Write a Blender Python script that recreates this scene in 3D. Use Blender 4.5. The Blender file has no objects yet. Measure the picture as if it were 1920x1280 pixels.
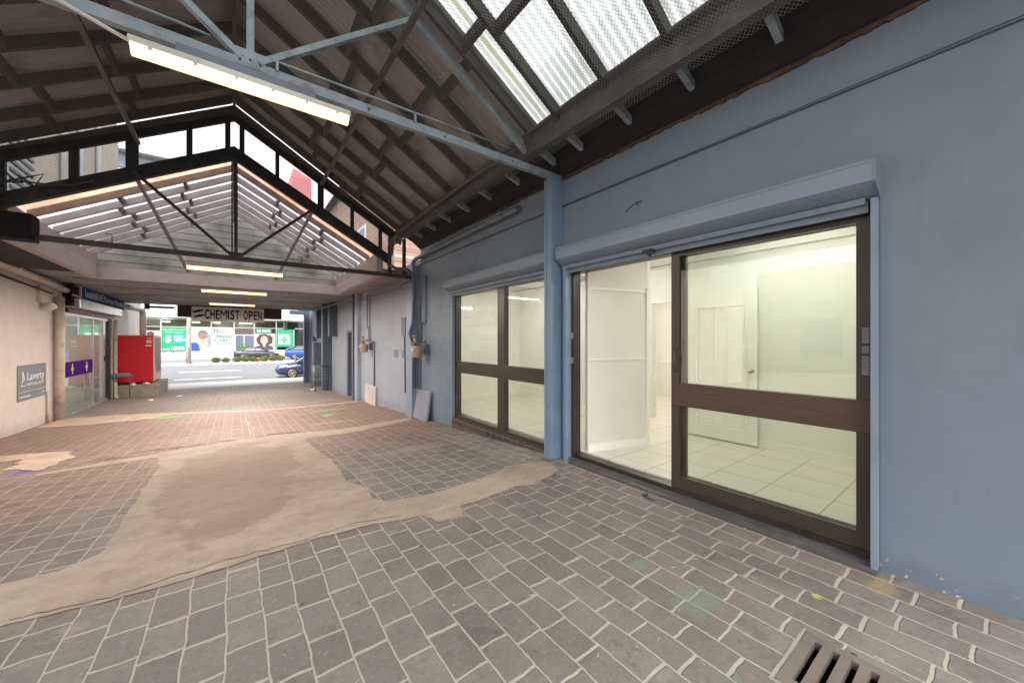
import bpy, bmesh, math, random
from mathutils import Vector, Matrix, noise
random.seed(7)
R = math.radians
C = bpy.context.scene.collection
scene = bpy.context.scene

# ------------------------------------------------------------------ camera, world, sun, exposure
cd = bpy.data.cameras.new('camera'); cam = bpy.data.objects.new('camera', cd); C.objects.link(cam)
cam.location = (0, 0, 1.40); cam.rotation_euler = (R(90), 0, -math.atan2(.6, .8))
cd.sensor_width = 36; cd.lens = 36*694/1920; cd.clip_start = .05; cd.clip_end = 2000
cd.shift_y = -2/1920
scene.camera = cam
w = bpy.data.worlds.new('World'); scene.world = w; w.use_nodes = True
nt = w.node_tree; nt.nodes.clear()
sky = nt.nodes.new('ShaderNodeTexSky'); sky.sky_type = 'NISHITA'; sky.sun_disc = False
sky.sun_elevation = R(52); sky.sun_rotation = R(200); sky.dust_density = 4; sky.ozone_density = 1
hs = nt.nodes.new('ShaderNodeHueSaturation'); hs.inputs['Saturation'].default_value = .22
bg = nt.nodes.new('ShaderNodeBackground'); bg.inputs[1].default_value = .15
wo = nt.nodes.new('ShaderNodeOutputWorld')
nt.links.new(sky.outputs[0], hs.inputs['Color']); nt.links.new(hs.outputs[0], bg.inputs[0]); nt.links.new(bg.outputs[0], wo.inputs[0])
sd = bpy.data.lights.new('sun', 'SUN'); sd.energy = 1.0; sd.angle = R(20); sd.color = (1, .96, .9)
sun = bpy.data.objects.new('sun', sd); C.objects.link(sun)
sun.rotation_euler = (R(38), 0, R(-20)); sun.location = (0, -5, 12)
scene.view_settings.view_transform = 'Standard'; scene.view_settings.look = 'None'
scene.view_settings.exposure = 1.9; scene.view_settings.gamma = 1
scene.cycles.use_denoising = True
try: scene.cycles.denoiser = 'OPENIMAGEDENOISE'
except Exception: pass
scene.cycles.max_bounces = 10; scene.cycles.diffuse_bounces = 6; scene.cycles.transparent_max_bounces = 24
scene.cycles.sample_clamp_indirect = 6; scene.cycles.caustics_reflective = False

# ------------------------------------------------------------------ materials
M = {}
def mat(name, col, rough=.7, metal=0, var=.12, scale=3.0, bump=.0, bscale=40, dirt=None, dirt_amt=.0, dscale=1.2, emit=None, estr=0, stretch=(1, 1, 1), spec=.5):
    m = bpy.data.materials.new(name); m.use_nodes = True; n = m.node_tree; b = n.nodes['Principled BSDF']
    L = n.links.new
    b.inputs['Roughness'].default_value = rough; b.inputs['Metallic'].default_value = metal
    b.inputs['Specular IOR Level'].default_value = spec
    geo = n.nodes.new('ShaderNodeNewGeometry'); mp = n.nodes.new('ShaderNodeMapping'); mp.inputs['Scale'].default_value = stretch
    L(geo.outputs['Position'], mp.inputs[0])
    nz = n.nodes.new('ShaderNodeTexNoise'); nz.inputs['Scale'].default_value = scale; nz.inputs['Detail'].default_value = 6
    L(mp.outputs[0], nz.inputs['Vector'])
    mr = n.nodes.new('ShaderNodeMapRange'); mr.inputs[1].default_value = .3; mr.inputs[2].default_value = .7
    mr.inputs[3].default_value = 1-var; mr.inputs[4].default_value = 1+var
    L(nz.outputs[0], mr.inputs[0])
    mx = n.nodes.new('ShaderNodeVectorMath'); mx.operation = 'SCALE'; mx.inputs[0].default_value = col[:3]
    L(mr.outputs[0], mx.inputs['Scale'])
    out = mx.outputs[0]
    if dirt:
        dz = n.nodes.new('ShaderNodeTexNoise'); dz.inputs['Scale'].default_value = dscale; dz.inputs['Detail'].default_value = 9; dz.inputs['Roughness'].default_value = .65
        L(mp.outputs[0], dz.inputs['Vector'])
        dr = n.nodes.new('ShaderNodeMapRange'); dr.inputs[1].default_value = .52; dr.inputs[2].default_value = .68; dr.inputs[4].default_value = dirt_amt
        L(dz.outputs[0], dr.inputs[0])
        mm = n.nodes.new('ShaderNodeMix'); mm.data_type = 'RGBA'; mm.inputs[7].default_value = (*dirt, 1)
        L(dr.outputs[0], mm.inputs[0]); L(out, mm.inputs[6]); out = mm.outputs[2]
    L(out, b.inputs['Base Color'])
    if bump:
        bz = n.nodes.new('ShaderNodeTexNoise'); bz.inputs['Scale'].default_value = bscale; bz.inputs['Detail'].default_value = 5
        L(mp.outputs[0], bz.inputs['Vector'])
        bp = n.nodes.new('ShaderNodeBump'); bp.inputs['Strength'].default_value = bump; bp.inputs['Distance'].default_value = .01
        L(bz.outputs[0], bp.inputs['Height']); L(bp.outputs[0], b.inputs['Normal'])
    if emit:
        b.inputs['Emission Color'].default_value = (*emit, 1); b.inputs['Emission Strength'].default_value = estr
    M[name] = m
    return m
mat('wall_blue', (.170, .226, .292), .55, var=.07, scale=1.3, bump=.12, bscale=60, dirt=(.12, .16, .21), dirt_amt=.5, dscale=1.6)
mat('wall_lavender', (.30, .315, .385), .6, var=.08, scale=1.5, bump=.12, bscale=50, dirt=(.22, .22, .27), dirt_amt=.6, dscale=1.1)
mat('trim_blue', (.20, .262, .335), .42, var=.05, dirt=(.14, .17, .21), dirt_amt=.35, dscale=3.5, scale=5, bump=.04)
mat('post_blue', (.16, .245, .345), .38, var=.06, scale=5, bump=.05, dirt=(.2, .2, .22), dirt_amt=.35, dscale=4)
mat('strut_blue', (.22, .28, .33), .5, var=.15, scale=6, bump=.2, dirt=(.11, .09, .08), dirt_amt=.7, dscale=7)
mat('slate', (.075, .10, .145), .5, var=.1)
mat('timber_dark', (.017, .017, .018), .75, var=.35, scale=4, bump=.3, bscale=30, dirt=(.05, .047, .044), dirt_amt=.5, dscale=3, stretch=(1, 1, 1))
mat('beam_grey', (.07, .068, .072), .6, var=.25, scale=3, bump=.2, dirt=(.16, .15, .14), dirt_amt=.6, dscale=5)
mat('steel_black', (.03, .026, .026), .6, var=.3, scale=6, bump=.15)
mat('soffit_black', (.009, .009, .011), .8, var=.4, scale=5, bump=.3)
mat('rafter_mauve', (.18, .165, .172), .7, var=.15, scale=5, bump=.15)
mat('bulkhead', (.37, .33, .32), .7, var=.12, scale=2.5, bump=.1, dirt=(.2, .16, .15), dirt_amt=.6, dscale=2.5)
mat('ceiling_grey', (.25, .25, .25), .75, var=.18, scale=2, bump=.1, dirt=(.08, .08, .08), dirt_amt=.5, dscale=1.5)
mat('tin', (.28, .29, .29), .5, metal=.2, var=.18, scale=2, dirt=(.12, .10, .09), dirt_amt=.7, dscale=3)
mat('gable_teal', (.22, .235, .24), .6, var=.15, scale=3)
mat('frame_brown', (.032, .024, .018), .38, var=.2, scale=8)
mat('rail_wood', (.075, .042, .028), .45, var=.25, scale=3, stretch=(8, 1.2, 40), bump=.15, bscale=6)
mat('frame_bronze', (.045, .038, .026), .35, var=.2)
mat('interior_white', (.80, .79, .74), .6, var=.03, bump=.03)
mat('partition_white', (.72, .69, .62), .6, var=.03)
mat('door_white', (.82, .80, .74), .4, var=.02)
mat('brass', (.55, .4, .12), .25, metal=1)
mat('tile_floor', (.62, .58, .50), .2, var=.05)
mat('cream_wall', (.60, .51, .455), .7, var=.07, scale=1, bump=.12, bscale=60, dirt=(.36, .27, .23), dirt_amt=.5, dscale=1.2)
mat('cream_pipe', (.52, .45, .37), .45, var=.12, dirt=(.22, .13, .08), dirt_amt=.6, dscale=5)
mat('grey_pipe', (.13, .155, .19), .4, var=.15, dirt=(.07, .08, .09), dirt_amt=.5, dscale=5)
mat('pipe_white', (.55, .55, .53), .4)
mat('cable_black', (.015, .016, .018), .45)
mat('aluminium', (.5, .5, .5), .35, metal=.7)
mat('sign_blue', (.012, .05, .22), .8, var=.04, spec=.1)
mat('white', (.66, .66, .65), .6, var=.02)
mat('offwhite', (.84, .81, .78), .6, var=.06, dirt=(.45, .38, .33), dirt_amt=.5, dscale=5)
mat('black_paint', (.009, .009, .010), .8, spec=.15)
mat('maroon', (.10, .012, .02), .5)
mat('red_paint', (.52, .004, .012), .35, var=.05, scale=3)
mat('pinkish', (.55, .36, .36), .5, var=.2, scale=6)
mat('concrete', (.30, .26, .215), .85, var=.2, scale=4, bump=.35, bscale=30, dirt=(.16, .14, .12), dirt_amt=.6, dscale=4)
mat('concrete_patch', (.365, .30, .24), .85, var=.16, scale=2.2, bump=.5, bscale=25, dirt=(.235, .185, .15), dirt_amt=.95, dscale=1.25)
mat('board_grey', (.20, .22, .27), .6, var=.1)
mat('board_white', (.50, .46, .44), .6, var=.15, dirt=(.25, .2, .18), dirt_amt=.6, dscale=5)
mat('old_screed', (.25, .185, .14), .9, var=.22, scale=3, bump=.5, bscale=25, dirt=(.33, .26, .20), dirt_amt=.8, dscale=2)
mat('strip_concrete', (.42, .31, .235), .85, var=.2, scale=4, bump=.4)
mat('footpath', (.40, .385, .36), .85, var=.08, scale=2, bump=.2)
mat('asphalt', (.15, .155, .16), .85, var=.08, scale=2, bump=.3, bscale=80)
mat('ground', (.16, .15, .13), .9, var=.2, scale=1)
mat('kerb', (.60, .59, .57), .8, var=.1)
mat('verge', (.34, .30, .24), .9, var=.25, scale=2)
mat('road_paint', (.75, .75, .75), .7, var=.1)
mat('poster_green', (.0, .23, .09), .5, var=.02)
mat('poster_deep_green', (.0, .12, .055), .5, var=.02)
mat('poster_cyan', (.02, .22, .36), .5)
mat('poster_white', (.44, .52, .50), .7, var=.02)
mat('poster_pink', (.48, .38, .37), .5)
mat('skin', (.20, .10, .08), .6); mat('skin_light', (.42, .24, .19), .6)
mat('hair_brown', (.06, .025, .025), .8, var=.4, scale=6); mat('hair_grey', (.11, .105, .12), .8, var=.3, scale=5)
mat('shirt_blue', (.004, .05, .32), .6); mat('shirt_grey', (.17, .18, .22), .6); mat('shirt_dark', (.04, .04, .07), .6)
mat('text_teal', (.02, .07, .065), .6)
mat('olive_inside', (.13, .115, .07), .7, var=.5, scale=.8)
mat('header_brown', (.075, .05, .045), .7, var=.15)
mat('brick_small', (.30, .19, .14), .85)
mat('rubber', (.012, .012, .013), .7)
mat('alloy', (.55, .5, .42), .3, metal=.8)
mat('car_navy', (.018, .027, .10), .25, var=.03, spec=.8); mat('car_black', (.022, .025, .035), .25, spec=.8); mat('car_blue', (.005, .06, .30), .3, spec=.8)
mat('car_glass', (.02, .025, .03), .06, spec=.9)
mat('tail_red', (.4, .02, .03), .3); mat('head_clear', (.75, .78, .8), .15)
mat('shrub', (.11, .13, .035), .8, var=.5, scale=14); mat('shrub_rust', (.30, .09, .04), .8, var=.4, scale=14); mat('leaf', (.08, .2, .03), .6, var=.5, scale=10)
mat('bark', (.33, .32, .27), .85, var=.5, scale=7)
mat('meter_beige', (.36, .25, .18), .45, var=.1, dirt=(.2, .13, .09), dirt_amt=.5, dscale=12)
mat('valve_brass', (.42, .33, .16), .45, metal=.4)
mat('trolley_wire', (.45, .5, .48), .35, metal=.6)
mat('grate', (.135, .112, .092), .75, var=.2, bump=.3, dirt=(.10, .085, .07), dirt_amt=.6, dscale=9)
mat('pit_dark', (.012, .009, .007), .9)
mat('rust_strip', (.07, .048, .033), .95, var=.6, scale=12, bump=.6)
mat('apt_white', (.40, .41, .42), .7); mat('apt_glass', (.10, .13, .17), .2)
mat('red_clad', (.24, .07, .07), .6, var=.05); mat('cream_render', (.40, .36, .29), .8, var=.08)
mat('plaque', (.20, .225, .26), .8, var=.08, spec=.1)
mat('purple', (.045, .01, .15), .9, spec=.05); mat('yellow', (.8, .6, .02), .5); mat('stock', (.35, .2, .26), .6, var=.7, scale=9)
mat('leaf_litter', (.40, .33, .22), .8, var=.5, scale=30); mat('paper', (.75, .72, .66), .8)
mat('spike', (.25, .24, .22), .4)
mat('tube_warm', (1, .8, .5), .5, emit=(1, .62, .32), estr=.62)
mat('tube_cool', (1, 1, 1), .5, emit=(1, .96, .90), estr=13)
mat('tube_back', (1, 1, 1), .5, emit=(1, .95, .85), estr=30)
mat('lamp_inside', (1, 1, 1), .5, emit=(1, .9, .62), estr=5)

def shader(name, build):
    m = bpy.data.materials.new(name); m.use_nodes = True; n = m.node_tree; n.nodes.clear()
    o = n.nodes.new('ShaderNodeOutputMaterial'); build(n, o); M[name] = m; return m
def glass(name, tint, refl=.08):
    def f(n, o):
        t = n.nodes.new('ShaderNodeBsdfTransparent'); t.inputs[0].default_value = (*tint, 1)
        g = n.nodes.new('ShaderNodeBsdfGlossy'); g.inputs['Roughness'].default_value = .0; g.inputs[0].default_value = (1, 1, 1, 1)
        lw = n.nodes.new('ShaderNodeLayerWeight'); lw.inputs[0].default_value = .5
        pw = n.nodes.new('ShaderNodeMath'); pw.operation = 'POWER'; pw.inputs[1].default_value = 4.5
        mm = n.nodes.new('ShaderNodeMath'); mm.operation = 'MULTIPLY_ADD'; mm.inputs[1].default_value = .85; mm.inputs[2].default_value = refl
        mx = n.nodes.new('ShaderNodeMixShader'); n.links.new(lw.outputs['Facing'], pw.inputs[0]); n.links.new(pw.outputs[0], mm.inputs[0]); n.links.new(mm.outputs[0], mx.inputs[0])
        n.links.new(t.outputs[0], mx.inputs[1]); n.links.new(g.outputs[0], mx.inputs[2]); n.links.new(mx.outputs[0], o.inputs[0])
    shader(name, f)
glass('glass_green', (.88, .95, .885), .08); glass('glass_clear', (.94, .97, .92), .05); glass('glass_shop', (.72, .85, .84), .07)
class NB:
    def __init__(s, n): s.n = n; s.L = n.links.new
    def m(s, op, a, b=None, c=None):
        q = s.n.nodes.new('ShaderNodeMath'); q.operation = op
        for i, v in enumerate((a, b, c)):
            if v is None: continue
            if isinstance(v, (int, float)): q.inputs[i].default_value = v
            else: s.L(v, q.inputs[i])
        return q.outputs[0]
    def noise(s, vec, sc, det=4, out=0, rough=.5):
        q = s.n.nodes.new('ShaderNodeTexNoise'); q.inputs['Scale'].default_value = sc; q.inputs['Detail'].default_value = det; q.inputs['Roughness'].default_value = rough
        s.L(vec, q.inputs['Vector']); return q.outputs[out]
    def rng(s, v, a, b, c=0, d=1, smooth=False):
        q = s.n.nodes.new('ShaderNodeMapRange'); s.L(v, q.inputs[0])
        if smooth: q.interpolation_type = 'SMOOTHSTEP'
        for i, k in zip((1, 2, 3, 4), (a, b, c, d)): q.inputs[i].default_value = k
        return q.outputs[0]
    def mix(s, f, a, b, mode='MIX'):
        q = s.n.nodes.new('ShaderNodeMix'); q.data_type = 'RGBA'; q.blend_type = mode
        if isinstance(f, (int, float)): q.inputs[0].default_value = f
        else: s.L(f, q.inputs[0])
        for i, v in ((6, a), (7, b)):
            if isinstance(v, tuple): q.inputs[i].default_value = (*v, 1)
            else: s.L(v, q.inputs[i])
        return q.outputs[2]
    def comb(s, x, y, z=0):
        q = s.n.nodes.new('ShaderNodeCombineXYZ')
        for i, v in enumerate((x, y, z)):
            if isinstance(v, (int, float)): q.inputs[i].default_value = v
            else: s.L(v, q.inputs[i])
        return q.outputs[0]
def poly_sheet(name, col, tr, transp, stain_shade=True):
    def f(n, o):
        L = n.links.new
        geo = n.nodes.new('ShaderNodeNewGeometry'); nz = n.nodes.new('ShaderNodeTexNoise'); nz.inputs['Scale'].default_value = 2.2; nz.inputs['Detail'].default_value = 7
        L(geo.outputs['Position'], nz.inputs['Vector'])
        cr = n.nodes.new('ShaderNodeValToRGB'); e = cr.color_ramp.elements
        e[0].position = .33; e[0].color = (col[0]*.55, col[1]*.56, col[2]*.5, 1); e[1].position = .55; e[1].color = (*col, 1)
        L(nz.outputs[0], cr.inputs[0]); base = cr.outputs[0]
        if stain_shade:   # shade of the corrugation ribs painted as dark stripes and a wide lap near the gutter
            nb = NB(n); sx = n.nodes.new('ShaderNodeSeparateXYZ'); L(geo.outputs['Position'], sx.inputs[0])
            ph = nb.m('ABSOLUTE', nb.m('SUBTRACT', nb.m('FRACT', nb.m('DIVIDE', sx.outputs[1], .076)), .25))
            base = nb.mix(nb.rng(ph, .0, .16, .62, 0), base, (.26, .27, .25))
            lap = nb.m('LESS_THAN', nb.m('ABSOLUTE', nb.m('SUBTRACT', sx.outputs[1], 2.93)), .035)
            base = nb.mix(nb.m('MULTIPLY', lap, .75), base, (.30, .30, .16))
            low = nb.rng(nb.m('ADD', nb.m('ABSOLUTE', sx.outputs[0]), nb.m('MULTIPLY', nb.noise(geo.outputs['Position'], 1.4, 3), .15)), 2.36, 2.39)
            base = nb.mix(nb.m('MULTIPLY', low, .45), base, (.33, .34, .33))
        a = n.nodes.new('ShaderNodeBsdfTranslucent'); b = n.nodes.new('ShaderNodeBsdfDiffuse'); c = n.nodes.new('ShaderNodeBsdfTransparent')
        for q in (a, b): L(base, q.inputs[0])
        c.inputs[0].default_value = (*col, 1)
        m1 = n.nodes.new('ShaderNodeMixShader'); m1.inputs[0].default_value = tr; L(b.outputs[0], m1.inputs[1]); L(a.outputs[0], m1.inputs[2])
        m2 = n.nodes.new('ShaderNodeMixShader'); m2.inputs[0].default_value = transp; L(m1.outputs[0], m2.inputs[1]); L(c.outputs[0], m2.inputs[2])
        L(m2.outputs[0], o.inputs[0])
    shader(name, f)
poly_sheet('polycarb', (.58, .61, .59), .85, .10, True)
poly_sheet('polycarb_amber', (.85, .55, .40), .9, .22, False)
poly_sheet('polycarb_pink', (.80, .77, .78), .85, .22, False)
poly_sheet('gable_sheet', (.50, .52, .51), .5, .04, False)
def netf(n, o):
    L = n.links.new
    tc = n.nodes.new('ShaderNodeTexCoord'); sx = n.nodes.new('ShaderNodeSeparateXYZ'); L(tc.outputs['UV'], sx.inputs[0])
    def math_(op, a, b=None):
        q = n.nodes.new('ShaderNodeMath'); q.operation = op
        for i, v in enumerate((a, b)):
            if v is None: continue
            if isinstance(v, (int, float)): q.inputs[i].default_value = v
            else: L(v, q.inputs[i])
        return q.outputs[0]
    cell = .030
    p = math_('ADD', sx.outputs[0], math_('MULTIPLY', sx.outputs[1], .8)); q = math_('SUBTRACT', sx.outputs[0], math_('MULTIPLY', sx.outputs[1], .8))
    def line(v):
        f = math_('FRACT', math_('DIVIDE', v, cell)); return math_('GREATER_THAN', math_('ABSOLUTE', math_('SUBTRACT', f, .5)), .445)
    m_ = math_('MAXIMUM', line(p), line(q))
    t = n.nodes.new('ShaderNodeBsdfTransparent'); d = n.nodes.new('ShaderNodeBsdfDiffuse'); d.inputs[0].default_value = (.24, .24, .235, 1)
    mx = n.nodes.new('ShaderNodeMixShader'); L(m_, mx.inputs[0]); L(t.outputs[0], mx.inputs[1]); L(d.outputs[0], mx.inputs[2]); L(mx.outputs[0], o.inputs[0])
shader('net', netf)

# brick-like shaders -------------------------------------------------
def bricks(nb, u, v, row_h, length, mort_u, mort_v, irr=.5):
    """u runs along the rows, v across them; returns (mortar mask, brick random colour value)"""
    row = nb.m('FLOOR', nb.m('DIVIDE', v, row_h))
    wn = nb.n.nodes.new('ShaderNodeTexWhiteNoise'); wn.noise_dimensions = '1D'; nb.L(row, wn.inputs['W'])
    sh = nb.m('MULTIPLY', wn.outputs[0], length*1.7)
    wob = nb.noise(nb.comb(nb.m('MULTIPLY', u, 1.0), nb.m('MULTIPLY', row, 3.7)), 2.2, 0)
    u2 = nb.m('ADD', nb.m('ADD', u, sh), nb.m('MULTIPLY', wob, length*irr))
    uf = nb.m('DIVIDE', u2, length); vf = nb.m('DIVIDE', v, row_h)
    du = nb.m('MULTIPLY', nb.m('ABSOLUTE', nb.m('SUBTRACT', nb.m('FRACT', uf), .5)), length)
    dv = nb.m('MULTIPLY', nb.m('ABSOLUTE', nb.m('SUBTRACT', nb.m('FRACT', vf), .5)), row_h)
    mu = nb.rng(du, length/2-mort_u, length/2-mort_u*.6); mv = nb.rng(dv, row_h/2-mort_v, row_h/2-mort_v*.6)
    mm = nb.m('MAXIMUM', mu, mv)
    w2 = nb.n.nodes.new('ShaderNodeTexWhiteNoise'); w2.noise_dimensions = '2D'
    nb.L(nb.comb(nb.m('FLOOR', uf), row), w2.inputs['Vector'])
    return mm, w2.outputs[0]
def wall_brick(name, axis, c1, c2, mortar, rh=.086, ln=.24):
    def f(n, o):
        nb = NB(n); geo = n.nodes.new('ShaderNodeNewGeometry'); s = n.nodes.new('ShaderNodeSeparateXYZ'); nb.L(geo.outputs['Position'], s.inputs[0])
        b = n.nodes.new('ShaderNodeBsdfPrincipled'); b.inputs['Roughness'].default_value = .85
        mm, rn = bricks(nb, s.outputs[axis], s.outputs[2], rh, ln, .006, .006, .1)
        col = nb.mix(rn, c1, c2); col = nb.mix(mm, col, mortar)
        nb.L(col, b.inputs['Base Color']); nb.L(b.outputs[0], o.inputs[0])
    shader(name, f)
wall_brick('brick_wall_x', 1, (.27, .165, .12), (.16, .095, .07), (.32, .28, .24))
wall_brick('sill_brick', 1, (.085, .05, .038), (.05, .032, .027), (.17, .14, .12), .10, .17)
wall_brick('threshold_brick', 1, (.12, .07, .05), (.08, .05, .04), (.25, .2, .16), 9., .13)
PROF = [(-99, 0), (3.2, 0), (6, -.15), (9, -.32), (12, -.47), (15, -.57), (19, -.65), (21, -.72), (26.5, -.9)]
def gz(Y):
    for (a, b), (c, d) in zip(PROF, PROF[1:]):
        if a <= Y <= c: return b+(d-b)*(Y-a)/(c-a)
    return -.9
# spray paint and stains with their own outlines: x, y, rx, ry, colour, strength
MARKS = [(1.99, 1.0, .18, .12, (.13, .22, .14), .42), (2.02, 1.37, .10, .05, (.12, .28, .17), .4), (1.62, .62, .10, .12, (.12, .2, .12), .35),
 (1.99, 10.5, .5, .25, (.1, .36, .12), .6), (1.45, 10.3, .4, .12, (.1, .36, .12), .5), (1.75, 9.5, .15, .12, (.1, .5, .12), .9),
 (-2.23, 12.42, .28, .2, (.06, .16, .5), .9), (-2.9, 12.5, .35, .12, (.4, .45, .1), .7), (-1.35, 12.3, .35, .16, (.15, .5, .15), .8), (-2.05, 7.25, .16, .1, (.05, .05, .45), .7),
 (1.44, 6.2, .3, .07, (.12, .2, .4), .4), (2.4, 4.35, .05, .05, (.5, .4, .03), .8), (2.55, .62, .025, .03, (.6, .5, .03), .7), (2.95, .42, .12, .07, (.34, .27, .12), .45),
 (2.3, 3.0, .3, .12, (.07, .06, .05), .7), (1.9, 2.3, .12, .2, (.08, .07, .06), .35), (-1.9, 6.6, .1, .06, (.1, .08, .4), .5), (1.6, 8.3, .5, .07, (.45, .40, .12), .5), (1.95, 4.9, .7, .18, (.35, .32, .29), .35)]
def floorf(n, o):
    nb = NB(n); L = nb.L
    geo = n.nodes.new('ShaderNodeNewGeometry'); s = n.nodes.new('ShaderNodeSeparateXYZ'); L(geo.outputs['Position'], s.inputs[0])
    P = geo.outputs['Position']; X, Y = s.outputs[0], s.outputs[1]
    d1 = nb.noise(P, 2.5, 2); d2 = nb.noise(P, 9, 3); dd = nb.noise(nb.comb(nb.m('ADD', X, 31.), Y), 9, 3)
    X2 = nb.m('ADD', nb.m('ADD', X, nb.m('MULTIPLY', nb.m('SUBTRACT', d1, .5), .035)), nb.m('MULTIPLY', nb.m('SUBTRACT', d2, .5), .016))
    Y2 = nb.m('ADD', Y, nb.m('MULTIPLY', nb.m('SUBTRACT', dd, .5), .028))
    X2 = nb.m('ADD', X2, .035)
    mm, rn = bricks(nb, Y2, X2, .153, .24, .0095, .0062, .75)
    fine = nb.noise(P, 38, 8, rough=.7); mid = nb.noise(P, 5, 6, rough=.65); big = nb.noise(P, .7, 4)
    red = nb.rng(nb.m('ADD', Y, nb.m('ADD', nb.m('MULTIPLY', big, 3), nb.m('MULTIPLY', X, -.25))), 5.0, 8.0, smooth=True)
    grey2 = nb.rng(Y, 11.3, 12.8, smooth=True)
    c_near = nb.mix(rn, (.150, .126, .108), (.205, .176, .152)); c_red = nb.mix(rn, (.185, .112, .088), (.240, .155, .125)); c_far = nb.mix(rn, (.19, .165, .15), (.24, .21, .19))
    col = nb.mix(red, c_near, c_red); col = nb.mix(grey2, col, c_far)
    col = nb.mix(nb.rng(mid, .32, .62, .45, 0), col, (.085, .072, .063))
    stain_shade = nb.rng(nb.noise(nb.comb(nb.m('ADD', X, 7.), Y), 3.2, 10, rough=.75), .56, .64)
    col = nb.mix(nb.m('MULTIPLY', stain_shade, .5), col, (.07, .058, .05)); col = nb.mix(nb.m('MULTIPLY', nb.rng(fine, .56, .68), .45), col, (.33, .29, .25)); col = nb.mix(nb.m('MULTIPLY', nb.rng(fine, .33, .44, 1, 0), .5), col, (.06, .052, .046))
    mcol = nb.mix(red, (.36, .31, .26), (.40, .27, .19))
    wear = nb.rng(nb.noise(P, 1.7, 5, rough=.6), .60, .72)
    mm2 = nb.m('MULTIPLY', mm, nb.m('SUBTRACT', 1, nb.m('MULTIPLY', wear, .8)))
    mm2 = nb.m('MULTIPLY', mm2, nb.rng(fine, .25, .45, .55, 1))
    col = nb.mix(mm2, col, mcol)
    band = nb.m('MAXIMUM', nb.m('MULTIPLY', nb.rng(Y, 2.25, 2.9), nb.rng(Y, 3.6, 4.1, 1, 0)), nb.m('MULTIPLY', nb.rng(nb.m('ABSOLUTE', nb.m('SUBTRACT', X, .1)), 1.1, 1.7, 1, 0), nb.rng(Y, 7.2, 8.2, 1, 0)))
    band = nb.m('MULTIPLY', band, nb.rng(Y, 2.2, 2.5))
    smear = nb.m('MULTIPLY', band, nb.rng(nb.m('ADD', nb.noise(nb.comb(nb.m('MULTIPLY', X, 1.2), nb.m('MULTIPLY', Y, 3)), 3, 9, rough=.75), nb.m('MULTIPLY', band, .10)), .66, .76))
    col = nb.mix(nb.m('MULTIPLY', smear, .6), col, (.33, .275, .225))
    for (mx_, my, rx, ry, c, st) in MARKS:
        a = nb.m('DIVIDE', nb.m('SUBTRACT', X, mx_), rx); b = nb.m('DIVIDE', nb.m('SUBTRACT', Y, my), ry)
        r = nb.m('ADD', nb.m('MULTIPLY', a, a), nb.m('MULTIPLY', b, b))
        r = nb.m('ADD', r, nb.m('MULTIPLY', nb.m('SUBTRACT', nb.noise(P, 1.0/min(rx, ry)*1.3, 8, rough=.75), .5), 4.5))
        col = nb.mix(nb.m('MULTIPLY', nb.rng(r, .2, 1.1, 1, 0, True), st), col, c)
    # gum spots and white specks
    vo = n.nodes.new('ShaderNodeTexVoronoi'); vo.inputs['Scale'].default_value = 2.6; L(P, vo.inputs['Vector'])
    col = nb.mix(nb.rng(vo.outputs[0], .035, .05, .9, 0), col, (.03, .028, .026))
    v2 = n.nodes.new('ShaderNodeTexVoronoi'); v2.inputs['Scale'].default_value = 9; L(nb.comb(nb.m('ADD', X, 3.), Y), v2.inputs['Vector'])
    msk = nb.m('MULTIPLY', nb.rng(v2.outputs[0], .028, .05, 1, 0), nb.rng(nb.noise(P, 2, 2), .5, .6))
    col = nb.mix(msk, col, (.62, .57, .5))
    b = n.nodes.new('ShaderNodeBsdfPrincipled'); L(col, b.inputs['Base Color'])
    L(nb.rng(mid, .3, .7, .55, .8), b.inputs['Roughness'])
    bp = n.nodes.new('ShaderNodeBump'); bp.inputs['Strength'].default_value = .75; bp.inputs['Distance'].default_value = .010
    h = nb.m('ADD', nb.m('MULTIPLY', fine, .6), nb.m('ADD', nb.m('MULTIPLY', mid, .7), nb.m('MULTIPLY', mm2, -.8)))
    L(h, bp.inputs['Height']); L(bp.outputs[0], b.inputs['Normal']); L(b.outputs[0], o.inputs[0])
shader('paver_floor', floorf)
def tilef(n, o):
    nb = NB(n); L = nb.L
    geo = n.nodes.new('ShaderNodeNewGeometry'); s = n.nodes.new('ShaderNodeSeparateXYZ'); L(geo.outputs['Position'], s.inputs[0])
    def ln(v, off): return nb.rng(nb.m('ABSOLUTE', nb.m('SUBTRACT', nb.m('FRACT', nb.m('DIVIDE', nb.m('ADD', v, off), .45)), .5)), .4895, .493)
    m_ = nb.m('MAXIMUM', ln(s.outputs[0], .1), ln(s.outputs[1], .05))
    col = nb.mix(nb.noise(geo.outputs['Position'], 3, 6, rough=.7), (.74, .70, .62), (.58, .53, .45))
    col = nb.mix(m_, col, (.26, .23, .2))
    b = n.nodes.new('ShaderNodeBsdfPrincipled'); L(col, b.inputs['Base Color']); b.inputs['Roughness'].default_value = .28
    L(b.outputs[0], o.inputs[0])
shader('tiles', tilef)

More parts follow.
